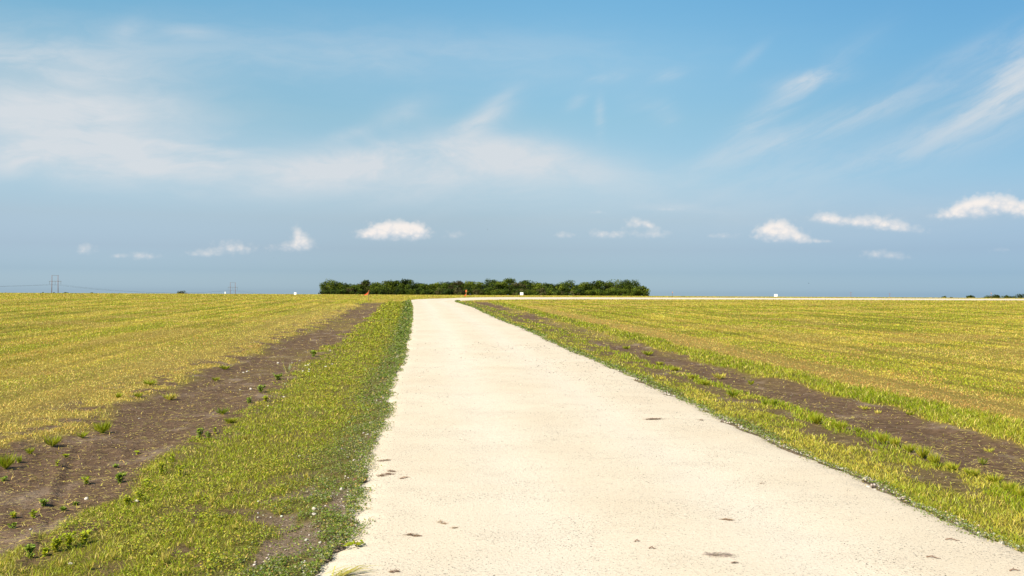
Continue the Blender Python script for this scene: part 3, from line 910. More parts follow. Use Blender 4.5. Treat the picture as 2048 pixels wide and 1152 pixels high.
def gravel():
    parts = []
    # along the frayed edges
    for E, sg, k in ((LE, -1, 1300), (RE, 1, 4200)):
        m_ = (E[:, 1] > 3) & (E[:, 1] < 60)
        E = E[m_]
        yy = 3.2 * (55 / 3.2) ** (rng.random(k) ** 1.15)
        xx = np.interp(yy, E[:, 1], E[:, 0]) + sg * (np.abs(rng.normal(0, 0.09, k)) - 0.05)
        sz = np.maximum(0.008, 0.0009 * yy) + 0.024 * rng.random(k) ** 5
        parts.append((xx, yy, ground_z(xx, yy) + sz * .2 + np.where(in_road(xx, yy), 0.02, 0), sz))
    # pale bare patches in the left verge
    k = 9000
    xx = -3.6 + 3.4 * rng.random(k); yy = 4 + 9 * rng.random(k)
    Zz = zones(xx, yy); m_ = (rng.random(k) < Zz['edgebare'] * 0.22 * (1 - sstep(0.5, 1.1, Zz['s']))) & (Zz['s'] > 0)
    xx, yy = xx[m_], yy[m_]; sz = 0.008 + 0.035 * rng.random(len(xx)) ** 5
    parts.append((xx, yy, ground_z(xx, yy) + sz * .2, sz))
    # white crumbs over the soil of the tracks
    k = 60000
    xx, yy, rr = sample_wedge(k, 3.5, 45, 2.0, 40)
    Zz = zones(xx, yy); m_ = (rng.random(k) < Zz['dirt'] * 0.28)
    xx, yy, rr = xx[m_], yy[m_], rr[m_]; sz = np.maximum(0.004, 0.00055 * rr) * (0.6 + .8 * rng.random(len(xx)))
    parts.append((xx, yy, ground_z(xx, yy) + sz * .2, sz))
    X = np.concatenate([p[0] for p in parts]); Y = np.concatenate([p[1] for p in parts]); Zc = np.concatenate([p[2] for p in parts]); S = np.concatenate([p[3] for p in parts])
    base = np.tile(np.array([0.50, 0.44, 0.36]), (len(X), 1))
    V, F, Cc = stones(X, Y, Zc, S, jitter(base, len(X), 0.18))
    m, t, g, out = mat('loose_limestone')
    a = g.node('ShaderNodeVertexColor'); a.layer_name = 'Col'
    principled(g, t, out, a.outputs[0], 0.95, None, 0.1)
    o = np_mesh('gravel', V, F, m, col=Cc)
    tag(o, 'loose pale limestone chips spilled along the road edges and over the soil', 'gravel', kind='stuff')
    # dark and pale chips on the road itself
    k = 16000
    yy = 3.2 * (32 / 3.2) ** rng.random(k); u = rng.random(k)
    xl = np.interp(yy, LE[:1100, 1], LE[:1100, 0]); xr = np.interp(yy, RE[:1100, 1], RE[:1100, 0])
    xx = xl + (xr - xl) * u
    cl = fbm(xx * 1.2, yy * 0.8, 97); wgt = (0.15 + sstep(0.42, 0.62, cl)) * (0.35 + 0.65 * sstep(.35, .8, u))
    m_ = rng.random(k) < wgt; xx, yy, u = xx[m_], yy[m_], u[m_]
    sz = np.maximum(0.005, 0.00070 * yy) * (0.7 + 1.0 * rng.random(len(xx)) ** 3)
    zz = base_z(yy) + 0.03 + 0.03 * (1 - (2 * u - 1) ** 2) - 0.012 * (np.exp(-((u - .30) / .07) ** 2) + np.exp(-((u - .68) / .07) ** 2)) + (fbm(xx * 1.5, yy * 1.5, 77) - 0.5) * 0.02 + sz * .1
    dark = rng.random(len(xx)) < 0.72
    cc = np.where(dark[:, None], np.array([0.13, 0.11, 0.10]), np.array([0.54, 0.48, 0.39]))
    V, F, Cc = stones(xx, yy, zz, sz, jitter(cc, len(xx), 0.3))
    o = np_mesh('gravel', V, F, m, col=Cc)
    tag(o, 'fine dark and pale chips lying on the white road surface', 'gravel', kind='stuff')
gravel()

# ------------------------------------------------------------------ single stones
STONES = [(487, 746, 7, 'L'), (494, 745, 6, 'L'), (496, 743, 5, 'L'), (556, 727, 7, 'L'), (585, 727, 5, 'L'), (599, 722, 4, 'L'), (612, 732, 6, 'L'), (617, 731, 6, 'L'),
          (620, 728, 6, 'L'), (618, 741, 9, 'L'), (606, 744, 9, 'L'), (618, 745, 9, 'L'), (652, 734, 6, 'L'), (665, 729, 6, 'L'), (661, 702, 7, 'L'), (502, 779, 9, 'L'), (480, 781, 6, 'L'),
          (569, 795, 8, 'L'), (570, 769, 5, 'L'), (728, 635, 4, 'L'), (536, 813, 7, 'L'), (172, 999, 14, 'L'), (274, 1004, 13, 'L'), (278, 838, 6, 'L'), (61, 1060, 9, 'L'),
          (142, 1129, 11, 'L'), (628, 1020, 16, 'L'), (628, 1031, 20, 'L'), (604, 1139, 18, 'L'),
          (1603, 918, 12, 'R'), (1737, 976, 12, 'R'), (1748, 981, 12, 'R'), (1798, 1000, 16, 'R'), (1955, 1070, 22, 'R'), (1966, 1073, 20, 'R'), (1988, 1069, 12, 'R'), (2001, 1090, 22, 'R'), (2020, 1095, 16, 'R'), (1918, 1052, 16, 'R'), (1832, 1012, 15, 'R')]
lone_labels = {16: 'small white stone alone in the middle of the left soil track, below the grass patches', 19: 'tiny white stone on the farthest part of the left soil track',
               21: 'white angular stone on the dark soil at lower left, beside the rut', 22: 'white stone at the weedy edge of the left soil track', 24: 'flat pale stone on the soil near the left picture edge',
               25: 'pale stone half hidden in bright weeds at the bottom left', 27: 'largest pale rock in the bare patch of the left verge'}
for i, (px, py, w_, sd_) in enumerate(STONES):
    p = G(px, py); sz = w_ / FP * p.y * 0.8
    V, F, Cc = stones(np.zeros(1), np.zeros(1), np.zeros(1), np.array([sz]), np.ones((1, 3)))
    bm = np_mesh('stone', V, F, M['stone'])
    bm.location = (p.x, p.y, p.z + sz * 0.18)
    if i in lone_labels: tag(bm, lone_labels[i], 'stone')
    elif sd_ == 'R': tag(bm, 'pale limestone lump lying on the right edge of the white road', 'stone', 'pale stones along the right road edge')
    elif py > 1010: tag(bm, 'pale limestone lump in the thin bare patch at the left road edge', 'stone', 'pale stones in the bare patch of the left verge')
    else: tag(bm, 'small white stone scattered on the border of the left soil track and verge', 'stone', 'white stones beside the left soil track')

# ------------------------------------------------------------------ tufts and weeds
def tuft(px, py, wpx, hpx, cols, n=60, label='', name='grass_tuft', spread=0.5, group=None, cat='grass tuft'):
    p = G(px, py); k = p.y / FP
    rad = wpx * k / 2; hh = hpx * k
    a = rng.random(n) * 2 * PI; q = np.sqrt(rng.random(n)) * rad * spread
    x = np.cos(a) * q; y = np.sin(a) * q * 1.2
    h_ = hh * (0.45 + 0.6 * rng.random(n)); w_ = np.full(n, max(0.005, 0.0009 * p.y))
    cc = np.array([C[c] if isinstance(c, str) else c for c in cols])[rng.integers(0, len(cols), n)]
    V, F, Cc = blades(x, y, np.zeros(n), h_, w_, jitter(cc, n, 0.2), 0.2)
    # fan outwards
    V = V.copy(); t_ = V[:, 2] / max(hh, 1e-6)
    rr = np.repeat(np.stack([np.cos(a), np.sin(a)], 1), 5, 0) * np.repeat(0.3 + 0.7 * rng.random(n), 5)[:, None]
    V[:, 0] += rr[:, 0] * t_ ** 1.5 * rad * 0.6; V[:, 1] += rr[:, 1] * t_ ** 1.5 * rad * 0.6
    o = np_mesh(name, V, F, M['grass'], col=Cc)
    o.location = p
    tag(o, label, cat, group)
    return o
GG = ['bright', 'fgreen', 'verge']; GY = ['vyel', 'fgreen', 'straw']; GD = ['bright', 'clover', 'bright']
TUFTS = [
 (105, 893, 46, 26, GG, 150, 'round bushy green grass tuft on the field edge above the left soil track'),
 (12, 938, 52, 36, GG, 170, 'large green grass tuft cut by the left picture edge above the soil track'),
 (38, 926, 18, 18, GD, 60, 'small dark green tuft right beside the large tuft at the left picture edge'),
 (60, 908, 26, 16, GG, 70, 'low green tuft between the edge tuft and the round bushy tuft'),
 (165, 876, 30, 14, GG, 80, 'low green tuft left of the wide grass tuft on the soil border'),
 (205, 866, 52, 26, GG, 170, 'wide green grass tuft leaning over the left soil border'),
 (340, 800, 42, 16, GY, 140, 'yellow green flat tuft standing alone on the left soil border, middle distance'),
 (276, 795, 26, 13, GG, 70, 'small green tuft with dry straw round it, left of the flat yellow tuft'),
 (237, 796, 20, 13, GG, 60, 'smallest green tuft in the straw at the left field edge'),
 (300, 770, 44, 12, GG, 120, 'bright green low patch in the tan stubble left of the soil track'),
 (450, 738, 34, 10, GG, 110, 'bright green patch on the upper border of the left soil track'),
 (432, 763, 24, 10, GG, 80, 'little green patch below the bright one on the left soil border'),
 (445, 829, 40, 17, GD, 90, 'spiky dark green tuft on the right side of the left soil track'),
 (461, 846, 38, 14, GG, 120, 'bright green cushion of grass just below the spiky dark tuft'),
 (575, 745, 26, 22, ['sage', 'vyel'], 22, 'thin tuft of tall upright seed stalks on the left soil track'),
 (1633, 848, 32, 24, GG, 130, 'round green tuft on the near border of the right soil track'),
 (1680, 860, 42, 22, GG, 130, 'green grass tuft next to the round one on the right soil border'),
 (1716, 864, 22, 12, GD, 50, 'low dark tuft at the end of the pair on the right soil border'),
 (1529, 810, 22, 13, GD, 60, 'left half of the dark green tuft pair lying in the right soil track'),
 (1549, 813, 20, 18, GD, 80, 'dark upright green tuft in the middle of the right soil track'),
 (1729, 818, 34, 10, GY, 70, 'flat yellowish tuft on the far side of the right soil track'),
 (1756, 825, 22, 9, GY, 50, 'small yellowish tuft right of the flat one on the right soil track'),
 (1820, 830, 26, 9, GG, 60, 'low green tuft on bare soil below the bright uncut strip'),
 (1978, 904, 34, 10, GY, 50, 'sparse yellow tuft alone on the dark soil at the right'),
 (1966, 930, 26, 18, GD, 45, 'small tuft of long dark blades at the lower border of the right soil track'),
 (1440, 758, 46, 14, GY, 90, 'grey green wide tuft on the right soil track, middle distance'),
 (1502, 770, 20, 12, GG, 60, 'small green tuft on the soil right of the wide grey green one'),
 (1466, 793, 40, 15, GD, 110, 'dense dark green tuft on the strip left of the right soil track'),
 (1296, 711, 36, 12, GG, 90, 'green tuft growing across the right soil track in the distance'),
 (1253, 698, 26, 8, GG, 60, 'low green patch farther up the right soil track'),
 (1875, 936, 36, 14, GD, 60, 'flat dark green blades spreading out of the verge at the right'),
 (975, 1, 1, 1, None, 0, ''),
]
for i, (px, py, w_, h_, cc, n_, lb) in enumerate(TUFTS):
    if cc: tuft(px, py, w_, h_, cc, n_, lb)
# the row of tall tufts between right verge and soil track
row = [(1765, 888, 30, 26), (1790, 893, 34, 22), (1818, 905, 36, 22), (1845, 917, 44, 30), (1868, 928, 40, 26), (1905, 940, 36, 18), (1945, 952, 40, 18), (1990, 965, 46, 20), (2020, 985, 44, 26), (2045, 995, 40, 24),
       (1410, 770, 30, 11), (1385, 757, 30, 10), (1350, 742, 26, 9), (1320, 730, 26, 8)]
for (px, py, w_, h_) in row:
    tuft(px, py, w_, h_, ['fgreen', 'bright', 'vyel', 'verge'], 150, 'tall yellow green grass tuft in the row between the right verge and the soil track', group='row of tall tufts beside the right soil track')
# dry pale tufts in the near left verge
for (px, py, w_, h_) in [(330, 1128, 34, 42), (300, 1110, 22, 26), (120, 1135, 30, 26), (180, 1140, 26, 24), (225, 1120, 22, 24), (425, 1008, 22, 24), (612, 960, 12, 20), (455, 985, 20, 20), (395, 1000, 24, 22), (560, 1030, 12, 18), (490, 880, 16, 14), (470, 1060, 20, 16)]:
    tuft(px, py, w_, h_, ['straw', 'vyel', 'straw', 'verge'], 34, 'dry straw coloured tuft standing up out of the green verge left of the road', group='dry tufts in the left verge')

def weed(px, py, wpx, hpx, label, stems=5, dark=False, leafn=70, group=None):
    p = G(px, py); k = p.y / FP; rad = wpx * k / 2; hh = hpx * k
    root = empty('weed', p, random.random() * 6)
    tag(root, label, 'weed', group)
    mb = MB(); P = []
    for i in range(stems):
        a = 2 * PI * i / stems + random.random(); rr = rad * random.uniform(0.2, 0.9) if stems > 1 else rad * 0.2
        tip = Vector((math.cos(a) * rr, math.sin(a) * rr, hh * random.uniform(0.65, 0.95)))
        pts = [Vector((0, 0, -0.01)), tip * 0.45 + Vector((0, 0, hh * 0.1)), tip]
        mb.tube(pts, [0.003, 0.0024, 0.0012], 5)
        P.append(pts)
    mb.build('stem', M['stemg'], root)
    n_ = int(leafn * 1.7); xs = np.zeros(n_); ys = np.zeros(n_); zs = np.zeros(n_)
    for i in range(n_):
        pts = random.choice(P); t_ = random.random() ** 0.7
        q = pts[0].lerp(pts[1], t_ * 2) if t_ < .5 else pts[1].lerp(pts[2], t_ * 2 - 1)
        xs[i], ys[i], zs[i] = q.x + random.gauss(0, rad * .1), q.y + random.gauss(0, rad * .1), q.z + random.gauss(0, hh * .05)
    base = C['clover'] * 1.6 if dark else C['verge'] * 1.25
    V, F, Cc = leaflets(xs, ys, np.maximum(zs, 0.004), (0.018 + 0.016 * rng.random(n_)) * max(1, p.y / 11), jitter(np.tile(base, (n_, 1)), n_, .22), 1.0)
    np_mesh('foliage', V, F, M['grass'], parent=root, col=Cc)
    return root
M['stemg'] = simple('green_stem', (0.20, 0.19, 0.06), 0.7)
WEEDS = [
 (240, 966, 26, 24, 'bushy green weed alone on the bare soil at lower left, largest on the track', 7, True, 130),
 (172, 968, 18, 18, 'upright green weed left of the bushy one on the bare soil', 4, False, 45),
 (88, 1012, 22, 14, 'flat dark green weed on the rim of the rut at lower left', 5, True, 70),
 (60, 1115, 24, 30, 'tall leafy weed on the dark soil near the bottom left corner', 3, True, 60),
 (400, 879, 20, 26, 'dark green leafy weed at the narrow bend of the soil and verge border', 6, True, 110),
 (416, 880, 12, 20, 'slim dark weed just right of the dark leafy one', 3, True, 45),
 (430, 868, 8, 16, 'single thin green weed up the slope from the dark leafy pair', 2, False, 25),
 (322, 948, 16, 28, 'tall yellow green weed leaning over the soil edge', 3, False, 50),
 (343, 936, 18, 30, 'tall yellow green weed behind the leaning one on the soil edge', 3, False, 50),
 (360, 952, 16, 22, 'yellowish weed at the verge edge right of the tall pair', 3, False, 40),
 (293, 982, 14, 28, 'thin reddish green weed at the verge edge, lower left', 2, False, 36),
 (279, 1003, 18, 22, 'green weed beside the white stone at the verge edge', 4, False, 50),
 (254, 1009, 20, 20, 'bright green low weed left of the white stone', 4, False, 60),
 (138, 1096, 26, 32, 'bright green weed clump on the border near the bottom left', 5, False, 90),
 (112, 1103, 24, 34, 'tallest bright weed standing over the soil near the bottom left', 5, False, 90),
 (168, 1088, 22, 28, 'bright leafy weed on the border right of the clump near the bottom left', 4, False, 70),
 (92, 1112, 16, 18, 'small bright weed at the foot of the tallest one, bottom left', 3, False, 40),
 (27, 1036, 16, 12, 'small yellow green weed on soil near the left picture edge', 3, False, 30),
 (66, 1037, 12, 16, 'small upright weed just below the rut on the left soil', 3, False, 30),
 (25, 1057, 12, 10, 'little dark green seedling near the left picture edge', 3, True, 24),
 (9, 962, 14, 10, 'small weed at the left picture edge below the large tuft', 3, True, 30),
 (275, 908, 9, 7, 'tiny green seedling in the middle of the bare soil', 3, False, 20),
 (131, 915, 10, 8, 'tiny weed at the top of the rut line', 3, False, 20),
 (114, 932, 12, 14, 'thin green seedling on the rut line below the tiny weed', 2, False, 24),
 (230, 935, 14, 6, 'flat green seedling on the pale crust patch of the soil', 4, True, 26),
 (152, 1010, 14, 7, 'flat dull weed between the stone and the rut at lower left', 4, True, 26),
 (127, 1023, 14, 12, 'grey green weed below the white angular stone', 3, True, 26),
 (556, 760, 20, 12, 'dark green low weed beside the tall seed stalks', 5, True, 70),
 (522, 785, 18, 16, 'green weed on the soil between two white stones, middle distance', 5, True, 70),
 (498, 806, 9, 12, 'small dark weed on the soil, middle distance', 3, True, 36),
 (531, 803, 9, 12, 'small bright weed right of the dark one, middle distance', 3, False, 36),
 (627, 714, 18, 14, 'green weed near the top of the widest bare soil', 4, True, 50),
 (697, 1092, 1, 1, '', 0, False, 0),
]
for (px, py, w_, h_, lb, st_, dk, ln_) in WEEDS:
    if lb: weed(px, py, w_, h_, lb, st_, dk, ln_)

# ------------------------------------------------------------------ litter on the road
def litter(px, py, wpx, dpx, label, col, n=60, name='dry_grass_clump', cat='dead grass', hgt=0.012):
    """a flat matted clump of dead blades"""
    n = int(n * 2.4)
    p = GR(px, py); k = p.y / FP; rx = wpx * k / 2; ry = dpx * k * p.y / EYE / 2
    k_ = min(3, max(2, n // 80)); ck = rng.integers(0, k_, n)
    ox = np.linspace(-0.38, 0.38, k_) + rng.normal(0, .05, k_); oy = rng.normal(0, 0.45, k_)
    x = (ox[ck] + rng.normal(0, 0.28, n)) * rx; y = (oy[ck] + rng.normal(0, 0.25, n)) * ry
    q = np.clip(np.hypot(x / rx, y / ry), 0, 1); th = rng.normal(0, 0.7, n); L = np.maximum(0.02, rx * 0.30) * (0.3 + 1.2 * rng.random(n) ** 2); w = np.full(n, max(0.004, 0.0007 * p.y))
    zt = hgt * rng.random(n) * (1 - q) + 0.004
    d_ = np.stack([np.cos(th), np.sin(th), (rng.random(n) - .3) * .25], 1) * L[:, None]
    e_ = np.stack([-np.sin(th), np.cos(th), np.zeros(n)], 1) * (w / 2)[:, None]
    b = np.stack([x, y, zt], 1) - d_ * [.5, .5, 0]
    V = np.stack([b - e_, b + e_, b + d_ + e_ * .4, b + d_ - e_ * .4], 1).reshape(-1, 3)
    F = np.arange(n)[:, None] * 4 + np.array([[0, 1, 2, 3]])
    o = np_mesh(name, V, F, M['straw'], col=np.repeat(jitter(np.tile(np.array(col), (n, 1)), n, .3), 4, 0))
    o.location = p
    tag(o, label, cat)
RB = (0.26, 0.11, 0.045); TB = (0.40, 0.25, 0.14); DK = (0.27, 0.165, 0.10)
litter(718, 955, 30, 14, 'rust brown matted clump of dead grass against the left road edge', RB, 130)
litter(768, 920, 26, 7, 'thin brown clump of dead grass, highest of those near the left road edge', DK, 60)
litter(770, 946, 36, 8, 'dark brown curled clump of dead grass lying on the road below the thin one', DK, 80)
litter(783, 939, 22, 5, 'small dark brown scrap of dead grass right above the curled clump', DK, 40)
litter(808, 953, 20, 4, 'rust coloured scrap of dead grass, rightmost of the group at the left', RB, 30)
litter(1310, 839, 50, 3, 'long thin brown smear of dead grass far up the right half of the road', DK, 70)
litter(1402, 839, 14, 3, 'short brown scrap of dead grass near the right road edge', DK, 24)
litter(885, 1041, 28, 7, 'sparse tan clump of dead grass on the left half of the road', TB, 34)
litter(826, 1068, 36, 6, 'dark flat clump of dead grass in front of the sparse tan one', DK, 80)
litter(908, 1056, 14, 3, 'tiny brown scrap right of the flat dark clump', TB, 16)
litter(1455, 1041, 30, 5, 'tan smear of dead grass on the right half of the road', TB, 50)
litter(1440, 1112, 62, 14, 'wide grey brown smear of dead grass at the bottom of the road', (0.40, 0.30, 0.24), 90)
litter(790, 1141, 20, 6, 'small dark clump of dead grass near the bottom left of the road', DK, 40)
litter(1470, 1131, 14, 4, 'little dark scrap under the wide grey smear', DK, 16)
litter(1524, 967, 12, 2, 'thin reddish scrap of straw on the right half of the road', RB, 8)
def twig(px, py, wpx, ang, label):
    p = GR(px, py); L = wpx / FP * p.y
    mb = MB(); dx, dy = math.cos(R(ang)), math.sin(R(ang))
    pts = [(-L / 2 * dx, -L / 2 * dy, 0.005), (-L * .1 * dx, -L * .1 * dy + .01, 0.012), (L * .2 * dx, L * .2 * dy - 0.006, 0.007), (L / 2 * dx, L / 2 * dy, 0.005)]
    mb.tube(pts, [0.0045, 0.004, 0.003, 0.0015], 5)
    mb.tube([pts[1], (L * .15 * dx, L * .15 * dy + .035, 0.012)], [0.003, 0.001], 5)
    o = mb.build('twig', M['twig'], None, True); o.location = p
    tag(o, label, 'twig')
twig(1905, 1078, 26, -20, 'thin brown twig lying near the right road edge, the higher one')
twig(1867, 1116, 26, -25, 'thin brown twig lying lower on the right of the road')
twig(2030, 1139, 24, 12, 'orange brown straw stalk at the bottom right corner of the road')
twig(1275, 1086, 12, 20, 'short dark twig in the middle of the road near the bottom')
twig(1305, 1100, 14, -5, 'short flat twig right of the dark one near the bottom of the road')
# the green sprigs lying on the left road edge
def sprig():
    p = GR(706, 1090); k = p.y / FP; root = empty('leafy_sprig', p, R(12))
    tag(root, 'fallen green leafy sprig lying on the left edge of the road', 'sprig')
    mb = MB().tube([(-22 * k, 0, 0.012), (0, 0.02, 0.022), (24 * k, 0.05, 0.015)], [0.004, 0.003, 0.0015], 5); mb.build('stem', M['stemg'], root)
    n = 60; u = rng.random(n) * 2 - 1
    V, F, Cc = leaflets(u * 22 * k, 0.02 + 0.03 * u * .8 + rng.normal(0, .02, n), 0.012 + 0.02 * rng.random(n), 0.02 + 0.02 * rng.random(n), jitter(np.tile(C['verge'], (n, 1)), n, .3), 1.0)
    np_mesh('foliage', V, F, M['grass'], parent=root, col=Cc)
    p = GR(672, 1150)
    n = 26; parts = []
    th = rng.normal(0.25, 0.45, n); L = 0.10 + 0.18 * rng.random(n)
    x = rng.normal(0, 0.03, n); y = rng.normal(0, 0.03, n)
    b = np.stack([x, y, np.full(n, 0.012)], 1); d = np.stack([np.cos(th), np.sin(th), 0.02 + 0.16 * rng.random(n)], 1) * L[:, None]
    e = np.stack([-np.sin(th), np.cos(th), np.zeros(n)], 1) * 0.004
    V = np.stack([b - e, b + e, b + d * .6 + e * .8 + [0, 0, .02], b + d * .6 - e * .8 + [0, 0, .02], b + d], 1).reshape(-1, 3)
    i = np.arange(n)[:, None] * 5
    F = np.concatenate([i + np.array([[0, 1, 2]]), i + np.array([[0, 2, 3]]), i + np.array([[3, 2, 4]])], 0)
    o = np_mesh('grass_sprig', V, F, M['grass'], col=np.repeat(jitter(lerp(np.tile(C['verge'], (n, 1)), C['straw'], rng.random(n)), n, .2), 5, 0))
    o.location = p
    tag(o, 'sprig of long loose grass blades reaching onto the road at the bottom left', 'grass sprig')
sprig()

# ------------------------------------------------------------------ trees
def tree_mesh_crown(h, w, seed, base_frac, cols, leaf=0.34, nclump=26, per=75, ragged=0.2):
    r_ = np.random.default_rng(seed)
    V = []; Cs = []
    cx, cy, cz, cr, sh = [], [], [], [], []
    zb = h * base_frac
    for i in range(nclump):
        t_ = r_.random()
        zc = zb + (h - zb) * (0.10 + 0.80 * t_)
        prof = math.sin(PI * min(1, 0.28 + 0.72 * (1 - t_) ** 0.8)) ** 0.5 if t_ > 0.3 else 0.75 + 0.25 * t_ / 0.3
        prof = math.sqrt(max(0.05, 1 - (max(0, t_ - 0.35) / 0.72) ** 2)) * (0.80 + 0.2 * min(1, t_ / .3))
        a = r_.random() * 2 * PI; q = math.sqrt(r_.random()) * prof * w / 2 * 0.82
        cx.append(math.cos(a) * q); cy.append(math.sin(a) * q); cz.append(zc + r_.normal(0, ragged * 0.5)); cr.append(w * r_.uniform(0.14, 0.22)); sh.append(r_.uniform(0.65, 1.3))
    for X, Y, Z0, rr, k in zip(cx, cy, cz, cr, sh):
        n = per
        d = r_.normal(size=(n, 3)); d /= np.linalg.norm(d, axis=1)[:, None]
        rad = rr * (0.45 + 0.55 * r_.random((n, 1)) ** 0.6)
        c = np.array([X, Y, Z0]) + d * rad * [1, 1, 0.72]
        nrm = d + r_.normal(0, 0.5, (n, 3)); nrm /= np.linalg.norm(nrm, axis=1)[:, None]
        t1 = np.cross(nrm, r_.normal(size=(n, 3))); t1 /= np.linalg.norm(t1, axis=1)[:, None]; t2 = np.cross(nrm, t1)
        s_ = leaf * (0.5 + 0.8 * r_.random((n, 1)))
        c[:, 2] = np.maximum(c[:, 2], 0.15)
        V.append(np.stack([c - t1 * s_ * .6, c + t2 * s_ * .35, c + t1 * s_ * .6, c - t2 * s_ * .35], 1).reshape(-1, 3))
        base = np.array(cols[r_.integers(0, len(cols))]) * k
        cc = base * (1 + 0.35 * (r_.random((n, 1)) - .5)) 
        Cs.append(np.repeat(np.clip(cc, 0.004, .6), 4, 0))
    V = np.vstack(V); Cs = np.vstack(Cs)
    F = np.arange(len(V) // 4)[:, None] * 4 + np.array([[0, 1, 2, 3]])
    return V, F, Cs
def trunk_mb(h, w, seed):
    rr = random.Random(seed); mb = MB()
    r0 = 0.035 * h
    top = Vector((rr.uniform(-.3, .3), rr.uniform(-.3, .3), h * 0.72))
    mb.tube([(0, 0, -0.5), (0, 0, 0.4), tuple(top * .4), tuple(top * .75), tuple(top)], [r0 * 1.4, r0, r0 * .75, r0 * .45, r0 * .15], 8)
    for i in range(5):
        t_ = rr.uniform(0.2, 0.6); a = rr.random() * 2 * PI
        s_ = top * t_; e_ = s_ + Vector((math.cos(a) * w * .33, math.sin(a) * w * .33, h * .22))
        m_ = (s_ + e_) / 2 + Vector((0, 0, h * .03))
        mb.tube([s_, m_, e_], [r0 * .4, r0 * .25, r0 * .08], 6)
    return mb
DG = (0.045, 0.066, 0.012); MG = (0.076, 0.105, 0.014); YG = (0.118, 0.142, 0.016); OL = (0.085, 0.076, 0.032); DD = (0.027, 0.040, 0.012)
PAL = {'dark': [DG, DD, MG], 'mid': [MG, DG, YG, MG], 'light': [YG, MG, YG, DG], 'olive': [OL, DG, OL, MG]}
def tree(px, top_py, wpx, Y, pal, label, name='tree', cat='tree', base=0.10, group=None, leaf=0.34, seed=0, nclump=26, per=75, cmul=1.0, z0=None):
    d = ray_dir(px, top_py)
    X = d.x / d.y * Y; ztop = EYE + d.z / d.y * Y; zg = float(base_z(Y)) if z0 is None else z0
    h = ztop - zg; w = wpx / FP * Y
    root = empty(name, (X, Y, zg), 0); tag(root, label, cat, group)
    V, F, Cc = tree_mesh_crown(h, w, seed, base, PAL[pal], leaf, nclump, per)
    np_mesh('crown', V, F, M['leaf'], parent=root, col=np.clip(Cc * cmul, 0, 1))
    trunk_mb(h, w, seed).build('trunk', M['bark'], root, True)
    return root
TR = [ # px, top y, width px, distance, palette, label
 (662, 562.5, 36, 500, 'mid', 'rounded green tree at the far left end of the grove'),
 (684, 566, 34, 505, 'dark', 'dark green tree beside the rounded one at the left end of the grove'),
 (704, 569, 30, 498, 'mid', 'low mid green tree with flat top left of the orange flag'),
 (720, 568, 26, 508, 'olive', 'narrow olive tree just left of the brownish dome tree'),
 (735, 562.5, 28, 510, 'olive', 'brownish dome shaped tree directly behind the nearest orange flag'),
 (756, 566, 30, 500, 'mid', 'mid green tree right of the brownish dome tree'),
 (776, 564.5, 32, 503, 'light', 'light green tree left of the tall dark pair in the grove'),
 (797, 562.5, 26, 507, 'dark', 'dark tree with knobbly top, left one of the tall dark pair'),
 (815, 560, 30, 500, 'dark', 'tallest dark tree in the left half of the grove with a pointed tip'),
 (836, 566, 28, 505, 'dark', 'dark tree leaning right of the tallest dark one'),
 (852, 568, 26, 500, 'mid', 'low green tree above the left side of the road bend'),
 (869, 566, 30, 502, 'light', 'yellow green tree behind the road bend'),
 (888, 566, 28, 506, 'mid', 'mid green tree right of the yellow green one behind the bend'),
 (901, 563, 24, 512, 'dark', 'slim dark tree with a spiky top behind the bend'),
 (916, 564, 30, 500, 'olive', 'olive tree left of the second orange flag'),
 (938, 564.5, 34, 503, 'light', 'broad yellow green tree behind the second orange flag'),
 (960, 566, 28, 500, 'light', 'small light tree right of the second orange flag'),
 (983, 560.5, 36, 505, 'dark', 'tall dark round tree left of the middle of the grove'),
 (1002, 564, 26, 500, 'mid', 'green tree in a dip left of the twin peaks'),
 (1019, 560, 32, 507, 'mid', 'tallest mid green tree near the middle of the grove'),
 (1036, 565, 28, 502, 'olive', 'olive tree right behind the white board in the grove'),
 (1053, 562.5, 30, 508, 'dark', 'dark topped tree just right of the white board'),
 (1074, 566, 34, 500, 'light', 'loose light green tree right of the dark topped one'),
 (1100, 567.5, 32, 504, 'dark', 'dark dense tree left of the notch in the grove skyline'),
 (1120, 568, 22, 500, 'light', 'bright leaning small tree in the notch of the grove skyline'),
 (1135, 563, 34, 506, 'mid', 'rounded tree right of the notch in the grove skyline'),
 (1156, 569, 24, 500, 'light', 'low light tree in the second dip of the skyline'),
 (1172, 566, 32, 503, 'light', 'yellowish tree left of the big right hand trees'),
 (1196, 563.5, 32, 507, 'dark', 'dark tree at the start of the big right hand trees'),
 (1214, 564, 26, 512, 'olive', 'grey green airy tree among the big right hand trees'),
 (1234, 560.5, 38, 500, 'mid', 'widest tree near the right end of the grove with gaps low down'),
 (1262, 562, 38, 504, 'dark', 'large dark tree at the right end of the grove'),
 (1281, 571, 26, 498, 'light', 'small loose tree hanging off the right end of the grove'),
]
for i, (px, ty, w_, Y, pal, lb) in enumerate(TR):
    ty = 565.5 + (ty - 565.5) * 1.35
    tree(px, ty, w_ * 1.38, Y, pal, lb, seed=100 + i, base=0.04 if px < 1190 else 0.08, nclump=36, per=110, leaf=0.5, group='trees of the grove beyond the road')
# undergrowth in front of the trunks
rr = random.Random(5)
for i in range(34):
    px = 652 + i * 18.9 + rr.uniform(-5, 5)
    tree(px, rr.uniform(575, 581), rr.uniform(26, 38), 492 + rr.uniform(-3, 3), rr.choice(['dark', 'dark', 'mid', 'olive']), 'dark bushy shrub filling in below the trees of the grove', name='shrub', cat='shrub', base=0.0, seed=400 + i, nclump=20, per=80, group='shrubs below the grove trees', leaf=0.5)
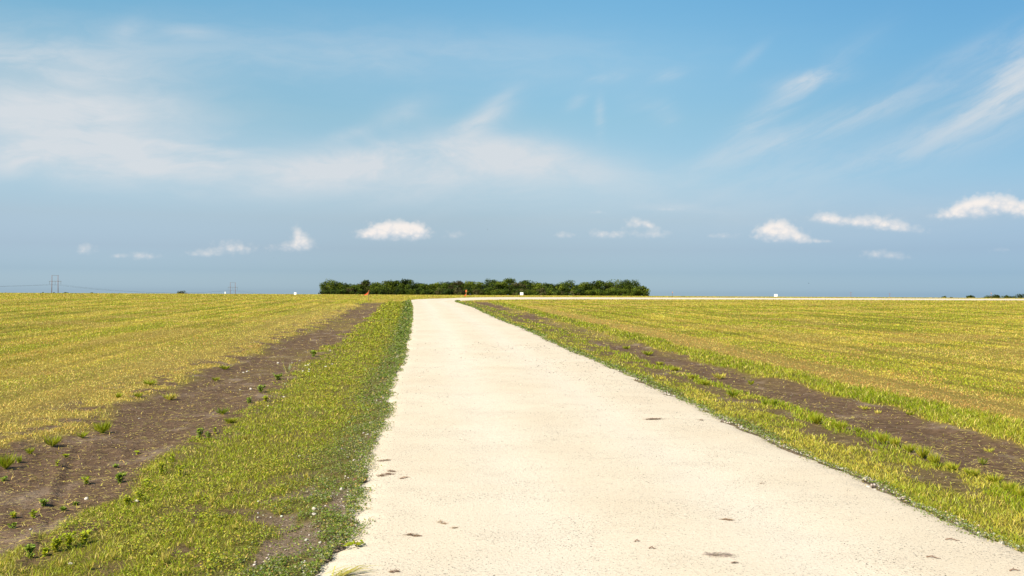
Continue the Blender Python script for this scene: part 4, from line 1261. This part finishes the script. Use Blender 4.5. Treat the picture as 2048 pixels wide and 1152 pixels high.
# second row giving depth
for i in range(22):
    px = 665 + i * 28.6 + rr.uniform(-8, 8)
    tree(px, rr.uniform(567.5, 572), 44, 520 + rr.uniform(0, 10), rr.choice(['dark', 'mid', 'dark']), 'tree in the shaded back row of the grove, its crown between the front trees', seed=500 + i, base=0.03, nclump=26, per=70, leaf=0.55, group='back row trees of the grove')
tree(1293, 587, 16, 497, 'dark', 'low dark bush trailing off the right end of the grove', name='shrub', cat='shrub', base=0.0, seed=701, nclump=8, per=50)
tree(644, 586, 6, 490, 'olive', 'tiny bush standing clear of the left end of the grove', name='shrub', cat='shrub', base=0.0, seed=702, nclump=5, per=40)
FAR = [(365, 582.5, 26, 900, 'olive', 'dark low rounded clump of trees on the left horizon between the two line towers'), (130, 584.3, 15, 1000, 'dark', 'small dark clump of trees on the horizon just right of the left line tower'),
       (108, 585.2, 7, 1000, 'olive', 'tiny brown bush on the horizon between the poles of the left line tower'), (182.5, 585, 8, 1000, 'dark', 'small dark bush on the left horizon right of the left line tower'),
       (86, 584.5, 3, 900, 'dark', 'tiny upright bush on the horizon left of the left line tower'), (226, 586.2, 4, 1000, 'dark', 'first of three tiny bushes on the left horizon'), (240, 586, 6, 1000, 'dark', 'middle of three tiny bushes on the left horizon'),
       (251, 586.4, 5, 1000, 'olive', 'last of three tiny bushes on the left horizon'), (10, 585.4, 10, 1100, 'olive', 'flat far bush at the left picture edge on the horizon'),
       (1886, 593.4, 17, 900, 'olive', 'low mound of far trees on the right horizon, leftmost there'), (1903, 594.8, 8, 900, 'dark', 'tiny far bush between the low mound and the dark block of trees'),
       (1941, 591.2, 19, 800, 'dark', 'dark block shaped clump of trees on the right horizon'), (1975, 593.5, 26, 800, 'olive', 'low tapering trees at the start of the wood on the right horizon'),
       (1993, 591, 26, 800, 'dark', 'rounded dark trees behind the pink topped stake on the right horizon'), (2014, 591, 26, 800, 'dark', 'rounded trees in the wood on the right horizon, second from the picture edge'),
       (2038, 589, 32, 800, 'dark', 'tallest far trees at the right picture edge on the horizon'), (2066, 589.5, 30, 800, 'dark', 'far tree cut by the right picture edge'), (1762, 595.5, 6, 900, 'dark', 'tiny far bush between the two thin far poles')]
for i, (px, ty, w_, Y, pal, lb) in enumerate(FAR):
    tree(px, ty, w_, Y, pal, lb, seed=800 + i, base=0.0, nclump=18, per=50, leaf=0.7, cmul=1.0)

# ------------------------------------------------------------------ power line
def at(px, py, Y):
    d = ray_dir(px, py)
    return Vector((d.x / d.y * Y, Y, EYE + d.z / d.y * Y))
def h_frame(pxl, pxr, top, arm, wirepy, Y, label):
    pl, pr = at(pxl, top, Y), at(pxr, top, Y)
    zt = (pl.z + pr.z) / 2; za = at((pxl + pxr) / 2, arm, Y).z; zw = at((pxl + pxr) / 2, wirepy, Y).z
    cx = (pl.x + pr.x) / 2; hw = (pr.x - pl.x) / 2; zg = float(base_z(Y))
    root = empty('power_pylon', (cx, Y, zg)); tag(root, label, 'pylon')
    r0 = 0.30
    for s in (-1, 1):
        MB().tube([(s * hw * 1.06, 0, -1), (s * hw, 0, (zt - zg) * .5), (s * hw * .98, 0, zt - zg)], [r0 * 1.25, r0, r0 * .7], 8).build('pole', M['timber'], root, True)
    MB().quad_box(-hw * 1.15, hw * 1.15, .32, .55, zt - zg - .3, zt - zg).build('crossbar', M['steel'], root)
    MB().quad_box(-hw * 2.0, hw * 2.0, .32, .62, za - zg - .2, za - zg + .2).build('crossarm', M['steel'], root)
    A = []
    for s in (-1.85, 0, 1.85):
        MB().tube([(s * hw, .45, za - zg), (s * hw, .45, zw - zg)], 0.12, 6).build('insulator', M['steel'], root)
        A.append(Vector((cx + s * hw, Y + .45, zw)))
    return A
A1 = h_frame(103.9, 116.2, 550.5, 562.5, 569, 1050, 'taller twin pole wooden line tower near the left picture edge')
A2 = h_frame(460.6, 470.6, 565, 574.5, 580.5, 1500, 'smaller twin pole wooden line tower with a wide crossarm left of the white board')
step = (A1[1] - A2[1]); A0 = [a + Vector((step.x, step.y, 3.2)) for a in A1]
step2 = (A2[1] - A1[1]); A3 = [a + Vector((-step2.x * -1, step2.y, -4.0)) for a in A2]
def wire(a, b, sag, label, rad=0.032):
    pts = []
    for i in range(25):
        t_ = i / 24; p = a.lerp(b, t_); p.z -= 4 * sag * t_ * (1 - t_); pts.append(p)
    o = MB().tube(pts, rad, 5).build('power_line_wire', M['steel'])
    tag(o, label, 'wire', 'wires of the power line')
for k, nm in enumerate(('left', 'middle', 'right')):
    wire(A0[k], A1[k], 5.0, '%s wire running off the left picture edge from the taller line tower' % nm)
    wire(A1[k], A2[k], 6.1, '%s sagging wire between the two line towers' % nm)
    wire(A2[k], A3[k], 6.0, '%s wire dropping behind the field beyond the smaller line tower' % nm)
for px, ty, Y, lb in ((1701.8, 583.5, 1200, 'thin far pole on the right horizon, the taller left one'), (1779.5, 586, 1200, 'thin far pole on the right horizon, the shorter right one')):
    p = at(px, ty, Y); zg = float(base_z(Y)); h_ = p.z - zg
    root = empty('utility_pole', (p.x, Y, zg)); tag(root, lb, 'utility pole')
    MB().tube([(0, 0, -1), (0, 0, h_)], [0.22, 0.15], 8).build('pole', M['timber'], root, True)
    MB().quad_box(-1.1, 1.1, .16, .28, h_ - 1.1, h_ - .9).build('crossarm', M['timber'], root)

# ------------------------------------------------------------------ boards and stakes
def board(px, cy, wpx, hpx, Y, label, legs=2):
    p = at(px, cy, Y); k = Y / FP; w = wpx * k; h = hpx * k; zg = gz(p.x, Y)
    root = empty('sign_board', (p.x, Y, zg)); tag(root, label, 'sign')
    zc = p.z - zg
    MB().quad_box(-w / 2, w / 2, -.012, .012, zc - h / 2, zc + h / 2).build('panel', M['sign'], root, bevel=.004)
    for s in ((-.32, .32) if legs == 2 else (0,)):
        MB().quad_box(s * w - .025, s * w + .025, .014, .06, -.3, zc + h * .35).build('post', M['stake'], root)
board(1043.3, 587.5, 6.4, 5.4, 168, 'small white board on posts in front of the grove')
board(1551.6, 590.8, 6.6, 5.2, 172, 'small white board on the skyline right of the grove')
board(590.3, 587.2, 4.6, 5.2, 190, 'small white board on the left skyline before the grove')
board(450.2, 585.6, 1.8, 4.2, 205, 'narrow white marker on the left skyline next to the smaller line tower', 1)

def ribbon(root, pts, wid, mat_):
    """cloth strip with folds and thickness"""
    V, F = [], []
    for i, (x, z, w) in enumerate(pts):
        y = 0.02 * math.sin(i * 1.9)
        V += [(x, y - .004, z + w / 2), (x, y - .004, z - w / 2), (x, y + .004, z - w / 2), (x, y + .004, z + w / 2)]
    for i in range(len(pts) - 1):
        a = i * 4; b = a + 4
        for k in range(4): F.append((a + k, a + (k + 1) % 4, b + (k + 1) % 4, b + k))
    F += [(3, 2, 1, 0), tuple(len(V) - 4 + k for k in range(4))]
    mb = MB(); mb.v = V; mb.f = F
    return mb.build('ribbon', mat_, root)
def stake(px, base_py, top_py, Y, label, woodmat, rib, wd=0.05, droop=None):
    p = at(px, base_py, Y); zg = gz(p.x, Y); zt = at(px, top_py, Y).z - zg
    root = empty('survey_stake', (p.x, Y, zg)); tag(root, label, 'stake')
    mb = MB().quad_box(-wd / 2, wd / 2, -.012, .012, -.15, zt); mb.build('stake', M[woodmat], root)
    for (pts, mt) in rib(zt): ribbon(root, pts, 0, M[mt])
    return root
P1 = px_ground(737.2, 601)
stake(737.2, 601, 580.5, P1[1], 'wooden stake with orange ribbon blowing left, in the field left of the bend', 'stake_dark',
      lambda z: [([(0.05, z - .05, .20), (0.0, z - .15, .26), (-.10, z - .33, .20), (-.25, z - .44, .15), (-.48, z - .52, .07)], 'orange')], 0.06)
P2 = px_ground(932.3, 594.6)
stake(932.3, 594.6, 579.6, 135, 'stake with red orange ribbon at top and low ribbon, beyond the road bend', 'stake',
      lambda z: [([(-.11, z - .16, .28), (0.0, z - .19, .34), (.09, z - .16, .30)], 'orange'), ([(0.0, z - .62, .14), (-.10, z - .72, .20), (-.28, z - .84, .10)], 'orange')], 0.055)
stake(1344.6, 594.5, 583.5, 172, 'faint thin pink topped stake on the skyline just right of the grove', 'stake_dark',
      lambda z: [([(-.05, z - .08, .20), (0.03, z - .10, .22), (.08, z - .13, .16)], 'pink')], 0.05)
stake(1982.3, 597.3, 585.5, 172, 'thin dark stake with pink ribbon tip before the wood on the right horizon', 'stake_dark',
      lambda z: [([(-.07, z - .03, .14), (0.0, z - .08, .18), (.07, z - .12, .14)], 'pink')], 0.05)

# ------------------------------------------------------------------ birds
def bird(px, py, Y, span, heading, label):
    p = at(px, py, Y)
    V = []; F = []
    prof = [(-.30, .006), (-.22, .03), (-.08, .06), (.06, .065), (.16, .045), (.21, .032), (.25, .026), (.30, .003)]
    for (u, r_) in prof:
        for k in range(8):
            a = 2 * PI * k / 8; V.append((math.cos(a) * r_, u, math.sin(a) * r_ * .85 + (.01 if u > .18 else 0)))
    for i in range(len(prof) - 1):
        for k in range(8): F.append((i * 8 + k, i * 8 + (k + 1) % 8, (i + 1) * 8 + (k + 1) % 8, (i + 1) * 8 + k))
    F += [tuple(range(8)), tuple(reversed(range(len(V) - 8, len(V))))]
    for s in (-1, 1):
        b = len(V)
        sec = [(0.03, .11, -.09, .03), (.22, .13, -.06, .09), (.40, .06, -.09, .08), (.56, -.06, -.13, .03)]
        for (x, y0, y1, z) in sec:
            for (yy, dz) in ((y0, .006), (y1, .003), (y1, -.003), (y0, -.006)): V.append((s * x, yy, z + dz))
        for i in range(3):
            for k in range(4): F.append((b + i * 4 + k, b + i * 4 + (k + 1) % 4, b + i * 4 + 4 + (k + 1) % 4, b + i * 4 + 4 + k))
        F.append(tuple(b + 12 + k for k in range(4)))
    b = len(V)
    V += [(-.02, -.25, 0), (.02, -.25, 0), (.06, -.42, 0), (-.06, -.42, 0), (-.02, -.25, .01), (.02, -.25, .01), (.06, -.42, .006), (-.06, -.42, .006)]
    F += [tuple(b + i for i in q) for q in ((3, 2, 1, 0), (4, 5, 6, 7), (0, 1, 5, 4), (1, 2, 6, 5), (2, 3, 7, 6), (3, 0, 4, 7))]
    sc = span / 1.12
    mb = MB(); mb.v = [(x * sc, y * sc, z * sc) for (x, y, z) in V]; mb.f = F
    o = mb.build('bird', M['bird'], None, True); o.location = p; o.rotation_euler = (0, 0, R(heading))
    tag(o, label, 'bird')
bird(1617.5, 566.7, 190, 0.50, 75, 'dark bird flying low over the right skyline, largest of the birds')
bird(975, 459, 170, 0.30, 40, 'small dark bird in the grey blue sky above the middle of the grove')
bird(549, 516, 170, 0.25, 20, 'tiny dark bird in the sky above the left field near the tall small cloud')
bird(463.5, 447, 170, 0.16, 60, 'tiniest bird speck high over the left clouds')
